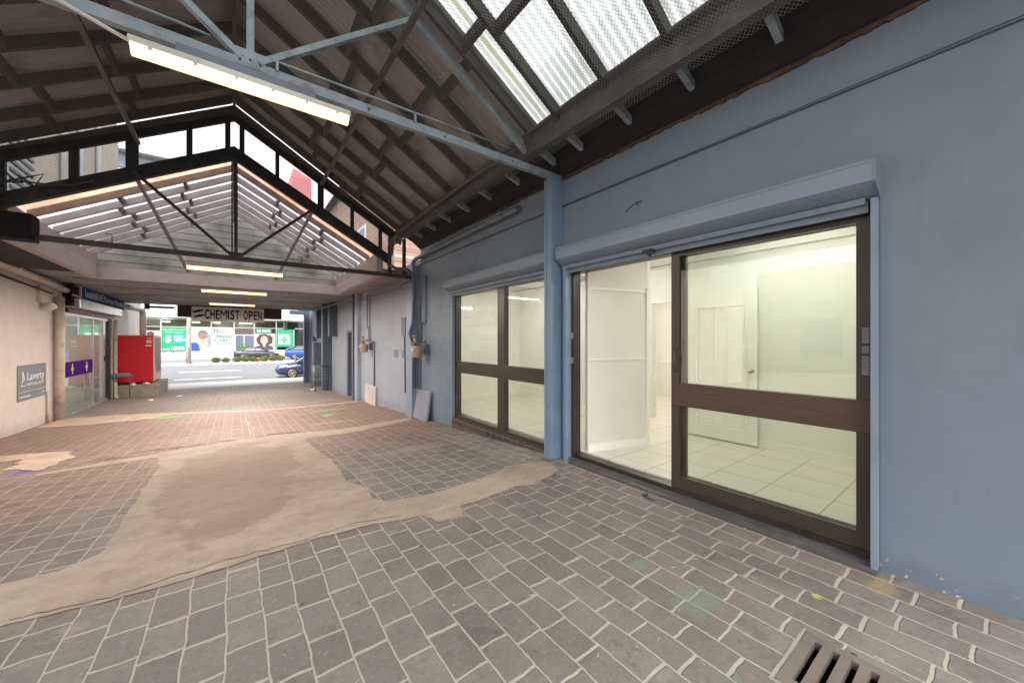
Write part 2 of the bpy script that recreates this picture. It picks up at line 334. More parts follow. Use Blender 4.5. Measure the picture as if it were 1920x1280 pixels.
def painted(name, base, dark, light, rough=.5, z0=0):
    def f(n, o):
        nb = NB(n); L = nb.L
        geo = n.nodes.new('ShaderNodeNewGeometry'); s = n.nodes.new('ShaderNodeSeparateXYZ'); L(geo.outputs['Position'], s.inputs[0]); P = geo.outputs['Position']
        big = nb.noise(P, .9, 5, rough=.6); mid = nb.noise(P, 4, 8, rough=.7); fine = nb.noise(P, 45, 6, rough=.7)
        streak = nb.noise(nb.comb(nb.m('MULTIPLY', s.outputs[1], 9), nb.m('MULTIPLY', s.outputs[2], .7), s.outputs[0]), 1.6, 6, rough=.65)
        col = nb.mix(nb.rng(big, .3, .7), base, tuple(c*.88 for c in base))
        col = nb.mix(nb.m('MULTIPLY', nb.rng(mid, .5, .75), .35), col, dark)
        col = nb.mix(nb.m('MULTIPLY', nb.rng(streak, .56, .72), .28), col, dark)
        col = nb.mix(nb.m('MULTIPLY', nb.rng(nb.noise(P, 2.3, 9, rough=.8), .63, .67), .30), col, light)
        # splash line and flaking at the foot of the wall
        foot = nb.m('SUBTRACT', s.outputs[2], nb.rng(s.outputs[1], 3.2, 15, z0, z0-.57))
        edge = nb.m('ADD', foot, nb.m('MULTIPLY', nb.m('SUBTRACT', mid, .5), -.45))
        col = nb.mix(nb.m('MULTIPLY', nb.rng(edge, .0, .2, 1, 0, True), .3), col, tuple(c*.55+.02 for c in dark))
        fl = nb.m('MULTIPLY', nb.rng(nb.noise(P, 16, 6, rough=.75), .60, .62), nb.rng(foot, .03, .15, 1, 0))
        col = nb.mix(fl, col, (.50, .47, .42))
        b = n.nodes.new('ShaderNodeBsdfPrincipled'); L(col, b.inputs['Base Color']); L(nb.rng(mid, .3, .7, rough-.08, rough+.15), b.inputs['Roughness'])
        bp = n.nodes.new('ShaderNodeBump'); bp.inputs['Strength'].default_value = .35; bp.inputs['Distance'].default_value = .012
        L(nb.m('ADD', nb.m('MULTIPLY', fine, .12), nb.m('ADD', nb.m('MULTIPLY', nb.noise(P, 2.6, 3), 1.6), nb.m('MULTIPLY', mid, .35))), bp.inputs['Height'])
        L(bp.outputs[0], b.inputs['Normal']); L(b.outputs[0], o.inputs[0])
    shader(name, f)
painted('wall_blue', (.168, .221, .282), (.115, .152, .195), (.23, .285, .34), .46)
painted('wall_lavender', (.30, .335, .395), (.22, .235, .275), (.42, .44, .48), .55)
painted('cream_wall', (.62, .56, .52), (.42, .35, .30), (.70, .65, .60), .65)
def screed(n, o):
    nb = NB(n); L = nb.L
    geo = n.nodes.new('ShaderNodeNewGeometry'); s = n.nodes.new('ShaderNodeSeparateXYZ'); P = geo.outputs['Position']; L(P, s.inputs[0])
    big = nb.noise(P, 1.3, 8, rough=.62); mid = nb.noise(P, 6, 9, rough=.72); fine = nb.noise(P, 60, 5, rough=.75)
    sm = nb.noise(nb.comb(nb.m('MULTIPLY', s.outputs[0], .9), nb.m('MULTIPLY', s.outputs[1], 3.0)), 2.4, 9, rough=.7)
    col = nb.mix(nb.rng(big, .38, .62), (.35, .28, .225), (.275, .21, .165))
    col = nb.mix(nb.m('MULTIPLY', nb.rng(sm, .5, .62), .5), col, (.38, .32, .265))
    a = nb.m('DIVIDE', nb.m('SUBTRACT', s.outputs[0], -.02), .66); b_ = nb.m('DIVIDE', nb.m('SUBTRACT', s.outputs[1], 5.3), 1.95)
    rr = nb.m('ADD', nb.m('MULTIPLY', a, a), nb.m('MULTIPLY', b_, b_)); rr = nb.m('ADD', rr, nb.m('MULTIPLY', nb.m('SUBTRACT', nb.noise(P, 2.4, 7, rough=.6), .5), 2.2))
    col = nb.mix(nb.m('MULTIPLY', nb.rng(rr, .82, 1.0, 1, 0, True), .6), col, (.22, .15, .115))
    col = nb.mix(nb.m('MULTIPLY', nb.rng(mid, .52, .66), .5), col, (.19, .145, .115)); col = nb.mix(nb.m('MULTIPLY', nb.rng(mid, .30, .42, 1, 0), .4), col, (.44, .37, .31))
    col = nb.mix(nb.m('MULTIPLY', nb.rng(fine, .58, .66), .4), col, (.16, .135, .12)); col = nb.mix(nb.m('MULTIPLY', nb.rng(fine, .30, .38, 1, 0), .4), col, (.50, .44, .37))
    b = n.nodes.new('ShaderNodeBsdfPrincipled'); L(col, b.inputs['Base Color']); b.inputs['Roughness'].default_value = .85
    bp = n.nodes.new('ShaderNodeBump'); bp.inputs['Strength'].default_value = .7; bp.inputs['Distance'].default_value = .012
    L(nb.m('ADD', nb.m('MULTIPLY', fine, .25), nb.m('ADD', mid, sm)), bp.inputs['Height']); L(bp.outputs[0], b.inputs['Normal']); L(b.outputs[0], o.inputs[0])
shader('concrete_patch', screed)

# ------------------------------------------------------------------ mesh helpers
class MB:
    def __init__(s): s.bm = bmesh.new()
    def face(s, pts):
        return s.bm.faces.new([s.bm.verts.new(p) for p in pts])
    def box(s, x0, x1, y0, y1, z0, z1, bev=0):
        x0, x1 = sorted((x0, x1)); y0, y1 = sorted((y0, y1)); z0, z1 = sorted((z0, z1))
        v = [s.bm.verts.new((x, y, z)) for x in (x0, x1) for y in (y0, y1) for z in (z0, z1)]
        fs = [s.bm.faces.new([v[i] for i in q]) for q in ((0, 1, 3, 2), (4, 6, 7, 5), (0, 4, 5, 1), (2, 3, 7, 6), (0, 2, 6, 4), (1, 5, 7, 3))]
        if bev:
            es = list({e for f in fs for e in f.edges}); bmesh.ops.bevel(s.bm, geom=es, offset=bev, segments=2, affect='EDGES', profile=.5)
        return s
    def bar(s, a, b, wdt, hgt, up=(0, 0, 1)):
        a, b = Vector(a), Vector(b); d = (b-a).normalized(); u = Vector(up)
        if abs(d.dot(u)) > .98: u = Vector((0, 1, 0))
        r = d.cross(u).normalized(); u = r.cross(d)
        vs = []
        for p in (a, b):
            for i, j in ((-1, -1), (1, -1), (1, 1), (-1, 1)): vs.append(s.bm.verts.new(p+r*wdt/2*i+u*hgt/2*j))
        for q in ((0, 3, 2, 1), (4, 5, 6, 7), (0, 1, 5, 4), (1, 2, 6, 5), (2, 3, 7, 6), (3, 0, 4, 7)): s.bm.faces.new([vs[i] for i in q])
        return s
    def tube(s, pts, r, n=10, cap=True):
        pts = [Vector(p) for p in pts]; rings = []; prev = None
        rr = r if isinstance(r, (list, tuple)) else [r]*len(pts)
        for i, p in enumerate(pts):
            if i == 0: d = pts[1]-p
            elif i == len(pts)-1: d = p-pts[-2]
            else: d = (pts[i+1]-p).normalized()+(p-pts[i-1]).normalized()
            d.normalize()
            u = Vector((0, 0, 1)) if prev is None else prev
            if abs(d.dot(u)) > .95: u = Vector((1, 0, 0)) if abs(d.x) < .9 else Vector((0, 1, 0))
            a = d.cross(u).normalized(); b = a.cross(d).normalized(); prev = b
            rings.append([s.bm.verts.new(p+(a*math.cos(t)+b*math.sin(t))*rr[i]) for t in [2*math.pi*k/n for k in range(n)]])
        for A, B in zip(rings, rings[1:]):
            for k in range(n): f = s.bm.faces.new([A[k], A[(k+1) % n], B[(k+1) % n], B[k]]); f.smooth = True
        if cap: s.bm.faces.new(rings[0][::-1]); s.bm.faces.new(rings[-1])
        return s
    def prism(s, prof, axis, a, b):
        """closed profile extruded along an axis"""
        def P(q, t):
            return {'x': (t, q[0], q[1]), 'y': (q[0], t, q[1]), 'z': (q[0], q[1], t)}[axis]
        A = [s.bm.verts.new(P(q, a)) for q in prof]; B = [s.bm.verts.new(P(q, b)) for q in prof]
        s.bm.faces.new(A[::-1]); s.bm.faces.new(B); k = len(prof)
        for i in range(k): s.bm.faces.new([A[i], A[(i+1) % k], B[(i+1) % k], B[i]])
        return s
    def lathe(s, prof, c, axis='z', n=20):
        rings = []
        for r, h in prof:
            ring = []
            for k in range(n):
                t = 2*math.pi*k/n; u, v = r*math.cos(t), r*math.sin(t)
                p = {'z': (u, v, h), 'y': (u, h, v), 'x': (h, u, v)}[axis]
                ring.append(s.bm.verts.new(Vector(c)+Vector(p)))
            rings.append(ring)
        for A, B in zip(rings, rings[1:]):
            for k in range(n): f = s.bm.faces.new([A[k], A[(k+1) % n], B[(k+1) % n], B[k]]); f.smooth = True
        s.bm.faces.new(rings[0][::-1]); s.bm.faces.new(rings[-1]); return s
    def build(s, name, m, parent=None, loc=None, fix=True):
        if fix: bmesh.ops.recalc_face_normals(s.bm, faces=s.bm.faces[:])
        org = Vector((0, 0, 0))
        if parent is not None: org = parent['_o'] if '_o' in parent else (0, 0, 0); org = Vector(org)
        elif loc is not None: org = Vector(loc)
        if org.length: bmesh.ops.translate(s.bm, verts=s.bm.verts[:], vec=-org)
        me = bpy.data.meshes.new(name); s.bm.to_mesh(me); s.bm.free()
        me.materials.append(M[m] if isinstance(m, str) else m)
        o = bpy.data.objects.new(name, me); C.objects.link(o)
        if parent is not None: o.parent = parent
        else: o.location = org
        o['_o'] = tuple(org)
        return o
def tag(o, label=None, cat=None, group=None, kind=None):
    if label: o['label'] = label
    if cat: o['category'] = cat
    if group: o['group'] = group
    if kind: o['kind'] = kind
    return o
def thing(name, loc, label, cat, group=None):
    o = bpy.data.objects.new(name, None); C.objects.link(o); o.location = loc; o.empty_display_size = .1
    o['_o'] = tuple(loc); return tag(o, label, cat, group)
def struct(o): o['kind'] = 'structure'; return o
def kids(o): return [c for c in bpy.data.objects if c.parent is o]
def copy_tree(o, parent=None):
    c = o.copy(); C.objects.link(c)
    if parent is not None: c.parent = parent
    for ch in kids(o):
        copy_tree(ch, c)
    return c
def text(name, body, m, parent, loc, size, rot, ext=.004, width=None, align='LEFT', shear=0, bold=0):
    cu = bpy.data.curves.new(name, 'FONT'); cu.body = body; cu.size = size; cu.extrude = ext; cu.align_x = align; cu.offset = bold; cu.shear = shear; cu.space_character = 1.1 if bold else 1.0
    cu.resolution_u = 3; cu.space_line = .95
    t = bpy.data.objects.new(name, cu); C.objects.link(t)
    bpy.context.view_layer.update()
    me = bpy.data.meshes.new_from_object(t.evaluated_get(bpy.context.evaluated_depsgraph_get()))
    bpy.data.objects.remove(t)
    if width:
        xs = [v.co.x for v in me.vertices]; k = width/(max(xs)-min(xs))
        for v in me.vertices: v.co.x *= k
        if len(body) == 1:
            x_ = min(v.co.x for v in me.vertices)
            for v in me.vertices: v.co.x -= x_
    org = Vector(parent['_o']) if parent is not None else Vector((0, 0, 0))
    mt = Matrix.Translation(Vector(loc)-org) @ rot.to_4x4()
    me.transform(mt); me.materials.clear(); me.materials.append(M[m]); me.name = name
    o = bpy.data.objects.new(name, me); C.objects.link(o); o.parent = parent; o['_o'] = tuple(org); return o
FACE_CAM = Matrix(((1, 0, 0), (0, 0, -1), (0, 1, 0)))      # text in XZ plane, readable looking along +Y
FACE_PX = Matrix(((0, 0, 1), (1, 0, 0), (0, 1, 0)))        # on a wall facing +X, reads towards +Y

# ------------------------------------------------------------------ ground, road
def strip(name, m, x0, x1, ys, zf, dz=0.0):
    b = MB(); prev = None
    for y in ys:
        c = [b.bm.verts.new((x0, y, zf(y)+dz)), b.bm.verts.new((x1, y, zf(y)+dz))]
        if prev: b.bm.faces.new([prev[0], prev[1], c[1], c[0]])
        prev = c
    return struct(b.build(name, m))
def gf(y):
    if y <= 26.5: return gz(y)
    if y <= 26.6: return -1.02
    if y <= 44: return -1.02+.17*(y-26.6)/17.4
    if y <= 60: return -.86
    return -.85
# recessed pit under the grate is left out of the floor sheet
GX0, GX1, GY0, GY1 = 1.79, 2.20, .02, .575
strip('ground', 'ground', -700, 700, [-700, -6, 3.2, 6, 9, 12, 15, 19, 21, 26.5, 26.6, 44, 60, 900], gf, -.55)
b = MB()
def fl(x0, x1, ys):
    prev = None
    for y in ys:
        c = [b.bm.verts.new((x0, y, gz(y))), b.bm.verts.new((x1, y, gz(y)))]
        if prev: b.bm.faces.new([prev[0], prev[1], c[1], c[0]])
        prev = c
fl(-3.5, GX0, [-6, 3.2, 6, 9, 12, 15, 19, 22.0]); fl(GX0, GX1, [-6, GY0]); fl(GX0, GX1, [GY1, 3.2, 6, 9, 12, 15, 19, 22.0]); fl(GX1, 3.3, [-6, 3.2, 6, 9, 12, 15, 19, 22.0])
struct(b.build('arcade_floor', 'paver_floor'))
strip('yard', 'concrete', -16, -3.5, [-12, 3.2, 6, 9], gz, -.01)  # unseen open yard, left unwalled so sky light reaches the arcade
strip('footpath', 'footpath', -60, 60, [22.0, 26.35], gz, .0)
b = MB(); b.box(-60, 60, 26.35, 26.5, -1.2, gz(26.5)+.0); struct(b.build('kerb', 'kerb'))
strip('road', 'asphalt', -200, 200, [26.5, 44], lambda y: -1.02+.17*(y-26.5)/17.5)
strip('far_road', 'asphalt', -200, 200, [47.2, 58.6], lambda y: -.87)
b = MB(); b.box(-200, 200, 44, 44.25, -1.3, -.72); struct(b.build('kerb', 'kerb'))
b = MB(); b.box(-200, 200, 44.25, 47.2, -1.3, -.74); struct(b.build('median', 'verge'))
b = MB(); b.box(-200, 200, 58.6, 62.1, -1.3, -.74); struct(b.build('footpath', 'footpath'))
for (x0, x1, y) in ((-3.2, .4, 36), (-2.9, .4, 30), (-12, -8.4, 36), (-12, -8.4, 30), (9, 12.6, 36), (9, 12.6, 30)):
    z = -1.02+.17*(y-26.5)/17.5
    q = MB(); q.box(x0, x1, y-.11, y+.11, z-.01, z+.006); struct(q.build('lane_marking', 'road_paint'))
# concrete patches laid into the pavers -------------------------------------------
def patch(name, pts, m, lift=.004, jit=.02, seed=1):
    rnd = random.Random(seed); P = []
    k = len(pts)
    for i in range(k):
        a, c = Vector((*pts[i], 0)), Vector((*pts[(i+1) % k], 0)); d = (c-a); n_ = max(1, int(d.length/.035))
        nrm = Vector((-d.y, d.x, 0)).normalized() if d.length else Vector((0, 0, 0))
        for j in range(n_):
            p = a+d*j/n_; e = noise.noise(p*5+Vector((seed, 0, 0)))*jit*1.6+noise.noise(p*22)*jit*.8+rnd.uniform(-.2, .2)*jit
            P.append(p+nrm*e)
    from mathutils.geometry import delaunay_2d_cdt
    k = len(P); vs, es, fs_, _, _, _ = delaunay_2d_cdt([p.to_2d() for p in P], [], [list(range(k))], 1, 1e-5)
    b = MB(); bv = [b.bm.verts.new((v.x, v.y, 0)) for v in vs]
    for q in fs_:
        try: b.bm.faces.new([bv[i] for i in q])
        except ValueError: pass
    for y in [q[0] for q in PROF[1:]]:
        bmesh.ops.bisect_plane(b.bm, geom=b.bm.verts[:]+b.bm.edges[:]+b.bm.faces[:], plane_co=(0, y, 0), plane_no=(0, 1, 0))
    for v in b.bm.verts: v.co.z = gz(v.co.y)+lift
    bmesh.ops.recalc_face_normals(b.bm, faces=b.bm.faces[:])
    if sum(f.normal.z for f in b.bm.faces) < 0: bmesh.ops.reverse_faces(b.bm, faces=b.bm.faces[:])
    return struct(b.build(name, m, fix=False))
main_patch = [(-3.5, 3.0), (-1.9, 2.98), (-0.91, 2.94), (-0.56, 2.89), (-0.25, 2.88), (0.11, 2.89), (0.49, 2.92), (0.96, 2.86), (1.2, 2.79), (1.26, 2.61), (1.46, 2.6), (1.53, 2.77), (2.02, 2.78), (2.12, 2.83), (2.34, 2.73), (2.8, 2.9), (2.9, 3.18), (2.5, 3.34), (2.0, 3.19), (1.42, 3.15), (1.04, 3.22), (0.98, 3.37), (1.04, 3.65), (0.92, 4.09), (0.98, 5.01), (0.93, 5.7), (0.91, 6.79), (1.52, 6.76), (2.35, 7.01), (2.92, 7.25), (2.98, 7.62), (1.66, 7.29), (0.65, 7.54), (-0.12, 7.52), (-1.0, 7.26), (-1.9, 7.0), (-1.88, 6.85), (-.85, 6.95), (-0.74, 6.34), (-0.74, 5.25), (-0.73, 4.41), (-0.71, 3.69), (-0.75, 3.59), (-0.86, 3.46), (-1.09, 3.5), (-3.5, 3.6)]
patch('concrete_patch', main_patch, 'concrete_patch', jit=.014)
patch('concrete_patch', [(-3.45, 12.5), (-2.6, 12.2), (-1.6, 12.25), (-1.2, 12.75), (.4, 11.82), (1.42, 11.62), (3.05, 11.72), (3.05, 11.92), (1.5, 11.85), (.5, 12.05), (-1.2, 13.1), (-2.4, 13.8), (-3.4, 13.95)], 'strip_concrete', .006, .05, 4)
patch('concrete_patch', [(-3.5, 8.9), (-2.76, 8.95), (-2.03, 8.6), (-1.82, 7.91), (-1.94, 7.18), (-2.3, 7.6), (-2.4, 8.3), (-3.5, 8.4)], 'strip_concrete', .006, .04, 5)
b = MB()
for i, (x, y) in enumerate([(-.9, 2.98), (-.5, 2.93), (-.1, 2.95), (.3, 2.96), (.7, 2.97), (1.1, 2.9)]):
    pass
pts = [(-.9, 2.99), (-.55, 2.93), (-.1, 2.97), (.35, 2.95), (.75, 2.99), (1.1, 2.88)]
cr_ = []
for (a, c) in zip(pts, pts[1:]):
    for k in range(8): cr_.append((a[0]+(c[0]-a[0])*k/8, a[1]+(c[1]-a[1])*k/8+random.uniform(-.012, .012)))
for p, q in zip(cr_, cr_[1:]):
    wd = random.uniform(.0015, .004)
    b.face([(p[0], p[1]-wd, .0062), (q[0], q[1]-wd, .0062), (q[0], q[1]+wd, .0062), (p[0], p[1]+wd, .0062)])
struct(b.build('crack', 'pit_dark'))

b = MB(); rnd = random.Random(8); p = (.22, 11.5)
for k in range(60):
    q = (p[0]+rnd.uniform(-.006, .006), p[1]-.12); wd = rnd.uniform(.002, .008)
    if p[1] > 7.9 and rnd.random() > .3: b.face([(p[0]-wd, p[1], gz(p[1])+.005), (q[0]-wd, q[1], gz(q[1])+.005), (q[0]+wd, q[1], gz(q[1])+.005), (p[0]+wd, p[1], gz(p[1])+.005)])
    p = q
struct(b.build('paint_streak', 'paper'))
b = MB(); rnd = random.Random(9)
for (x0_, x1_, y) in ((-1.2, .1, 7.62), (.3, 1.0, 7.66), (-1.6, -.9, 7.35)):
    n_ = int((x1_-x0_)/.08)
    for k in range(n_):
        a_, c_ = x0_+k*.08, x0_+(k+1)*.08; yy = y+.04*math.sin(k*.7); wd = rnd.uniform(.006, .02)
        b.face([(a_, yy-wd, gz(yy-wd)+.0085), (c_, yy-wd, gz(yy-wd)+.0085), (c_, yy+wd, gz(yy+wd)+.0085), (a_, yy+wd, gz(yy+wd)+.0085)])
struct(b.build('crack', 'rust_strip'))
# drain grate in its pit -------------------------------------------
gr = thing('drain_grate', ((GX0+GX1)/2, (GY0+GY1)/2, 0), 'slotted grey drain grate set into the pavers near the blue wall', 'drain grate')
b = MB(); b.box(GX0, GX1, GY1-.045, GY1-.002, -.03, .006); b.box(GX0, GX1, GY0+.002, GY0+.03, -.03, .006)
b.box(GX0+.001, GX0+.05, GY0+.03, GY1-.045, -.03, .006); b.box(GX1-.045, GX1-.001, GY0+.03, GY1-.045, -.03, .006)
y = GY1-.045-.028
while y > GY0+.06:
    b.box(GX0+.05, GX1-.045, y-.035, y, -.03, .0055); y -= .063
b.build('grate', 'grate', gr)
b = MB(); b.box(GX0-.02, GX1+.02, GY0-.02, GY1+.02, -.32, -.30); b.box(GX0-.02, GX0, GY0-.02, GY1+.02, -.3, -.004); b.box(GX1, GX1+.02, GY0-.02, GY1+.02, -.3, -.004)
b.box(GX0, GX1, GY1, GY1+.02, -.3, -.004); b.box(GX0, GX1, GY0-.02, GY0, -.3, -.004); b.build('pit', 'pit_dark', gr)
patch('concrete_patch', [(GX0-.02, GY0-.3), (GX0-.002, GY0-.3), (GX0-.002, GY1+.002), (GX1+.02, GY1+.002), (GX1+.02, GY1+.014), (GX0-.018, GY1+.018)], 'concrete', .003, .008, 9)

# ------------------------------------------------------------------ right-hand shop building
W = 3.15
sb = thing('shop_building', (4.5, 8, 0), 'blue and lavender painted shop building lining the right side of the arcade', 'building')
b = MB()
b.box(W, W+.17, -6, .46, -.2, 3.34); b.box(W, W+.17, .46, 3.10, 2.27, 3.34); b.box(W, W+.17, 3.10, 3.32, -.2, 3.34)
b.box(W, W+.17, 3.32, 5.97, 2.27, 3.34); b.box(W, W+.17, 5.97, 7.42, -.6, 3.34)
b.build('wall', 'wall_blue', sb)
b = MB()
b.box(W, W+.17, 7.42, 12.62, -1.2, 2.95); b.box(W, W+.17, 12.62, 13.87, 1.74, 2.95); b.box(W, W+.17, 13.87, 22.5, -1.2, 2.95)
b.box(W, 12, 22.5, 22.67, -1.2, 3.2)
o = b.build('wall', 'wall_lavender', sb); o['label'] = 'lavender grey painted wall'
# foot plinth of the wall, strip moulding, rust line at the top
b = MB(); b.tube([(W-.006, -6, 3.015), (W-.006, 7.35, 3.0)], .012, 6); b.build('wall_strip', 'slate', sb)
b = MB(); y = -2.0
while y < 7.4:
    h = random.uniform(.008, .022)+.012*abs(math.sin(y*1.7)); l_ = random.uniform(.02, .06); b.box(W-.012-random.random()*.012, W, y, y+l_, 3.335-h, 3.345); y += l_
b.build('mortar_line', 'rust_strip', sb)
b = MB(); b.box(W+.17, 12, -6, 22.5, 3.1, 3.2); b.build('roof', 'beam_grey', sb)
# interior -----------------------------------------------------------
FZ = .08
q = MB(); q.box(3.33, 8.6, .2, 7.5, FZ-.06, FZ); struct(q.build('shop_floor', 'tiles'))
b = MB()
b.box(5.2, 5.3, .2, 2.75, FZ, 2.62); b.box(5.3, 5.75, 2.65, 2.75, FZ, 2.62); b.box(5.75, 5.85, 2.65, 2.97, FZ, 2.62); b.box(5.75, 5.85, 2.97, 3.63, 2.03, 2.62)
b.box(5.75, 5.85, 3.63, 7.45, FZ, 2.62); b.box(3.33, 5.85, 7.35, 7.45, FZ, 2.62); b.box(3.33, 5.3, .2, .3, FZ, 2.62)
b.box(8.3, 8.4, 1.5, 6, FZ, 2.62); b.box(5.85, 8.3, 6, 6.1, FZ, 2.62); b.box(5.85, 8.3, 1.5, 1.6, FZ, 2.62)
b.build('interior_wall', 'interior_white', sb)
b = MB(); b.box(3.33, 8.4, .2, 7.45, 2.6, 2.66); b.build('ceiling', 'interior_white', sb)
for (x0, x1, y0, y1) in ((5.185, 5.2, .3, 2.75), (5.735, 5.75, 3.71, 7.35), (3.35, 5.735, 7.335, 7.35), (8.285, 8.3, 1.6, 6)):
    b = MB(); b.box(x0, x1, y0, y1, FZ, FZ+.09); b.build('skirting', 'door_white', sb)
b = MB(); b.box(8.28, 8.3, 1.6, 6, .85, .89); b.build('dado_rail', 'door_white', sb)
b = MB(); b.box(5.72, 5.75, 3.63, 3.71, FZ, 2.10); b.box(5.72, 5.75, 2.89, 2.97, FZ, 2.10); b.box(5.72, 5.75, 2.97, 3.63, 2.03, 2.10); b.build('architrave', 'door_white', sb)
# slightly skewed partition panel
b = MB(); A = Vector((3.36, 3.0, 0)); B = Vector((4.21, 2.75, 0)); d = (B-A).normalized(); nn = Vector((d.y, -d.x, 0))
b.bar(A+Vector((0, 0, 1.32)), B+Vector((0, 0, 1.32)), .05, 2.48)
b.build('partition', 'partition_white', sb)
b = MB(); o_ = nn*.032
for z, h in ((FZ+.045, .09), (1.17, .018), (2.02, .03)): b.bar(A+o_+Vector((0, 0, z)), B+o_+Vector((0, 0, z)), .012, h)
b.bar(B+Vector((0, 0, FZ))+o_-d*.03, B+Vector((0, 0, 2.05))+o_-d*.03, .03, .035, up=(0, 1, 0)); b.bar(B+Vector((0, 0, FZ))-d*.0+Vector((0.01, 0, 0)), B+Vector((.01, 0, 2.62)), .06, .05, up=(0, 1, 0))
b.build('partition_trim', 'door_white', sb)
for (y, z) in ((2.2, .38), (1.2, .38), (4.6, .38), (6.1, .38)):
    xw = 5.2 if y < 2.75 else 5.75; b = MB(); b.box(xw-.008, xw, y, y+.115, z, z+.07, .002); b.build('power_socket', 'door_white', sb)
b = MB()
for x in (4.0, 4.75, 5.5): b.box(x-.012, x+.012, .3, 7.35, 2.594, 2.6)
for y in (1.2, 2.1, 3.9, 4.8, 5.7, 6.6): b.box(3.34, 5.75, y-.012, y+.012, 2.592, 2.5985)
b.build('ceiling_grid', 'plaque', sb)
b = MB(); b.box(5.12, 5.2, .3, 2.75, 2.50, 2.592); b.box(3.34, 5.12, .3, .38, 2.50, 2.592); b.build('cornice', 'door_white', sb)
b = MB(); b.tube([(W, 2.15, 2.72), (W-.05, 2.14, 2.73), (W-.07, 2.2, 2.69), (W-.075, 2.24, 2.66)], .005, 5); b.tube([(W-.02, 2.10, 2.74), (W-.05, 2.14, 2.73)], .006, 5); b.build('bent_hook', 'steel_black', sb)
# six panel door leaf standing open against the back wall
dr = MB(); dr.box(5.13, 5.165, 1.83, 2.69, FZ+.015, 2.05); door = dr.build('panel_door', 'door_white', sb)
b = MB()
for (y0, y1) in ((1.94, 2.22), (2.31, 2.58)):
    for (z0, z1) in ((.25, .62), (.80, 1.86)):
        for k, (e, f) in enumerate(((0, .016), (.045, .010))):
            b.box(5.13-f, 5.131, y0+e, y1-e, z0+e, z0+e+.018); b.box(5.13-f, 5.131, y0+e, y1-e, z1-e-.018, z1-e)
            b.box(5.13-f, 5.131, y0+e, y0+e+.018, z0+e+.018, z1-e-.018); b.box(5.13-f, 5.131, y1-e-.018, y1-e, z0+e+.018, z1-e-.018)
b.build('door_moulding', 'door_white', door)
b = MB(); b.lathe([(.006, -.06), (.022, -.058), (.027, -.045), (.02, -.03), (.01, -.025), (.01, -.008), (.028, -.006), (.028, 0)], (5.13, 1.89, 1.02), 'x'); b.build('door_knob', 'brass', door)
# ceiling lamps inside the shop (lit)
for (x, y, lb_) in ((4.3, 1.4, 'lit ceiling batten behind the sliding glass door'), (4.6, 3.9, 'lit ceiling batten just beyond the partition, seen through the shop window'), (4.6, 6.0, 'lit ceiling batten at the far end of the shop behind the window'), (7.0, 3.6, 'lit ceiling batten in the back room behind the white doorway')):
    t = thing('ceiling_lamp', (x, y, 2.6), lb_, 'ceiling lamp', 'lit battens on the shop ceiling')
    b = MB(); b.box(x-.05, x+.05, y-.6, y+.6, 2.57, 2.598); b.build('housing', 'white', t)
    b = MB(); b.box(x-.04, x+.04, y-.58, y+.58, 2.535, 2.569); b.build('tube', 'tube_cool' if x < 6 else 'tube_back', t)
# ---- sliding door and window units
def leaf(b_frame, y0, y1, x, z0, z1, st=.06, d=.035):
    b_frame.box(x, x+d, y0, y0+st, z0, z1); b_frame.box(x, x+d, y1-st, y1, z0, z1)
    b_frame.box(x, x+d, y0+st, y1-st, z0, z0+.11); b_frame.box(x, x+d, y0+st, y1-st, z1-.035, z1)
XD = 3.19
ds = MB(); ds.box(XD-.01, XD+.11, .46, .50, .05, 2.22); ds.box(XD-.01, XD+.11, 3.04, 3.098, .05, 2.22); ds.box(XD-.01, XD+.11, .50, 3.04, 2.19, 2.268); ds.box(XD-.01, XD+.11, .50, 3.04, .03, .072)
door_unit = ds.build('sliding_door', 'frame_brown', sb)
b = MB(); leaf(b, .50, 1.83, XD, .074, 2.188, .075); b.build('door_frame', 'frame_bronze', door_unit)
b = MB(); leaf(b, .502, 1.80, XD+.05, .074, 2.188, .08); b.build('door_frame', 'frame_brown', door_unit)
for x, y0, y1 in ((XD+.016, .575, 1.755), ):
    b = MB(); b.face([(x, y0, .185), (x, y1, .185), (x, y1, 2.153), (x, y0, 2.153)]); b.build('door_glass', 'glass_green', door_unit)
b = MB(); b.face([(XD+.066, .582, .185), (XD+.066, 1.72, .185), (XD+.066, 1.72, 2.153), (XD+.066, .582, 2.153)]); b.build('door_glass', 'glass_clear', door_unit)
b = MB(); b.box(XD-.012, XD+.047, .502, 1.81, .815, 1.02, .004); b.build('door_rail', 'rail_wood', door_unit)
b = MB(); b.tube([(XD-.005, 1.79, 1.12), (XD-.03, 1.785, 1.15), (XD-.045, 1.775, 1.22), (XD-.03, 1.785, 1.30), (XD-.005, 1.79, 1.33)], .007, 8); b.build('door_handle', 'frame_bronze', door_unit)
for z in (1.13, 1.42):
    b = MB(); b.box(XD-.016, XD-.0095, 3.045, 3.075, z, z+.07); b.build('latch_plate', 'aluminium', door_unit)
for (y0, z0, h) in ((.512, 1.18, .12), (.512, 1.32, .045), (.512, 1.38, .10)):
    q = MB(); q.box(XD-.004, XD, y0, y0+.035, z0, z0+h); q.build('sticker', 'plaque', door_unit)
# threshold
b = MB(); b.box(W-.10, W-.02, .46, 3.0, -.02, .018); b.box(W-.02, W+.05, .46, 3.09, -.02, .032); b.build('door_track', 'beam_grey', sb)
b = MB(); b.box(W-.02+.07, W+.19, .46, 3.09, -.02, .052); b.build('threshold', 'threshold_brick', sb)
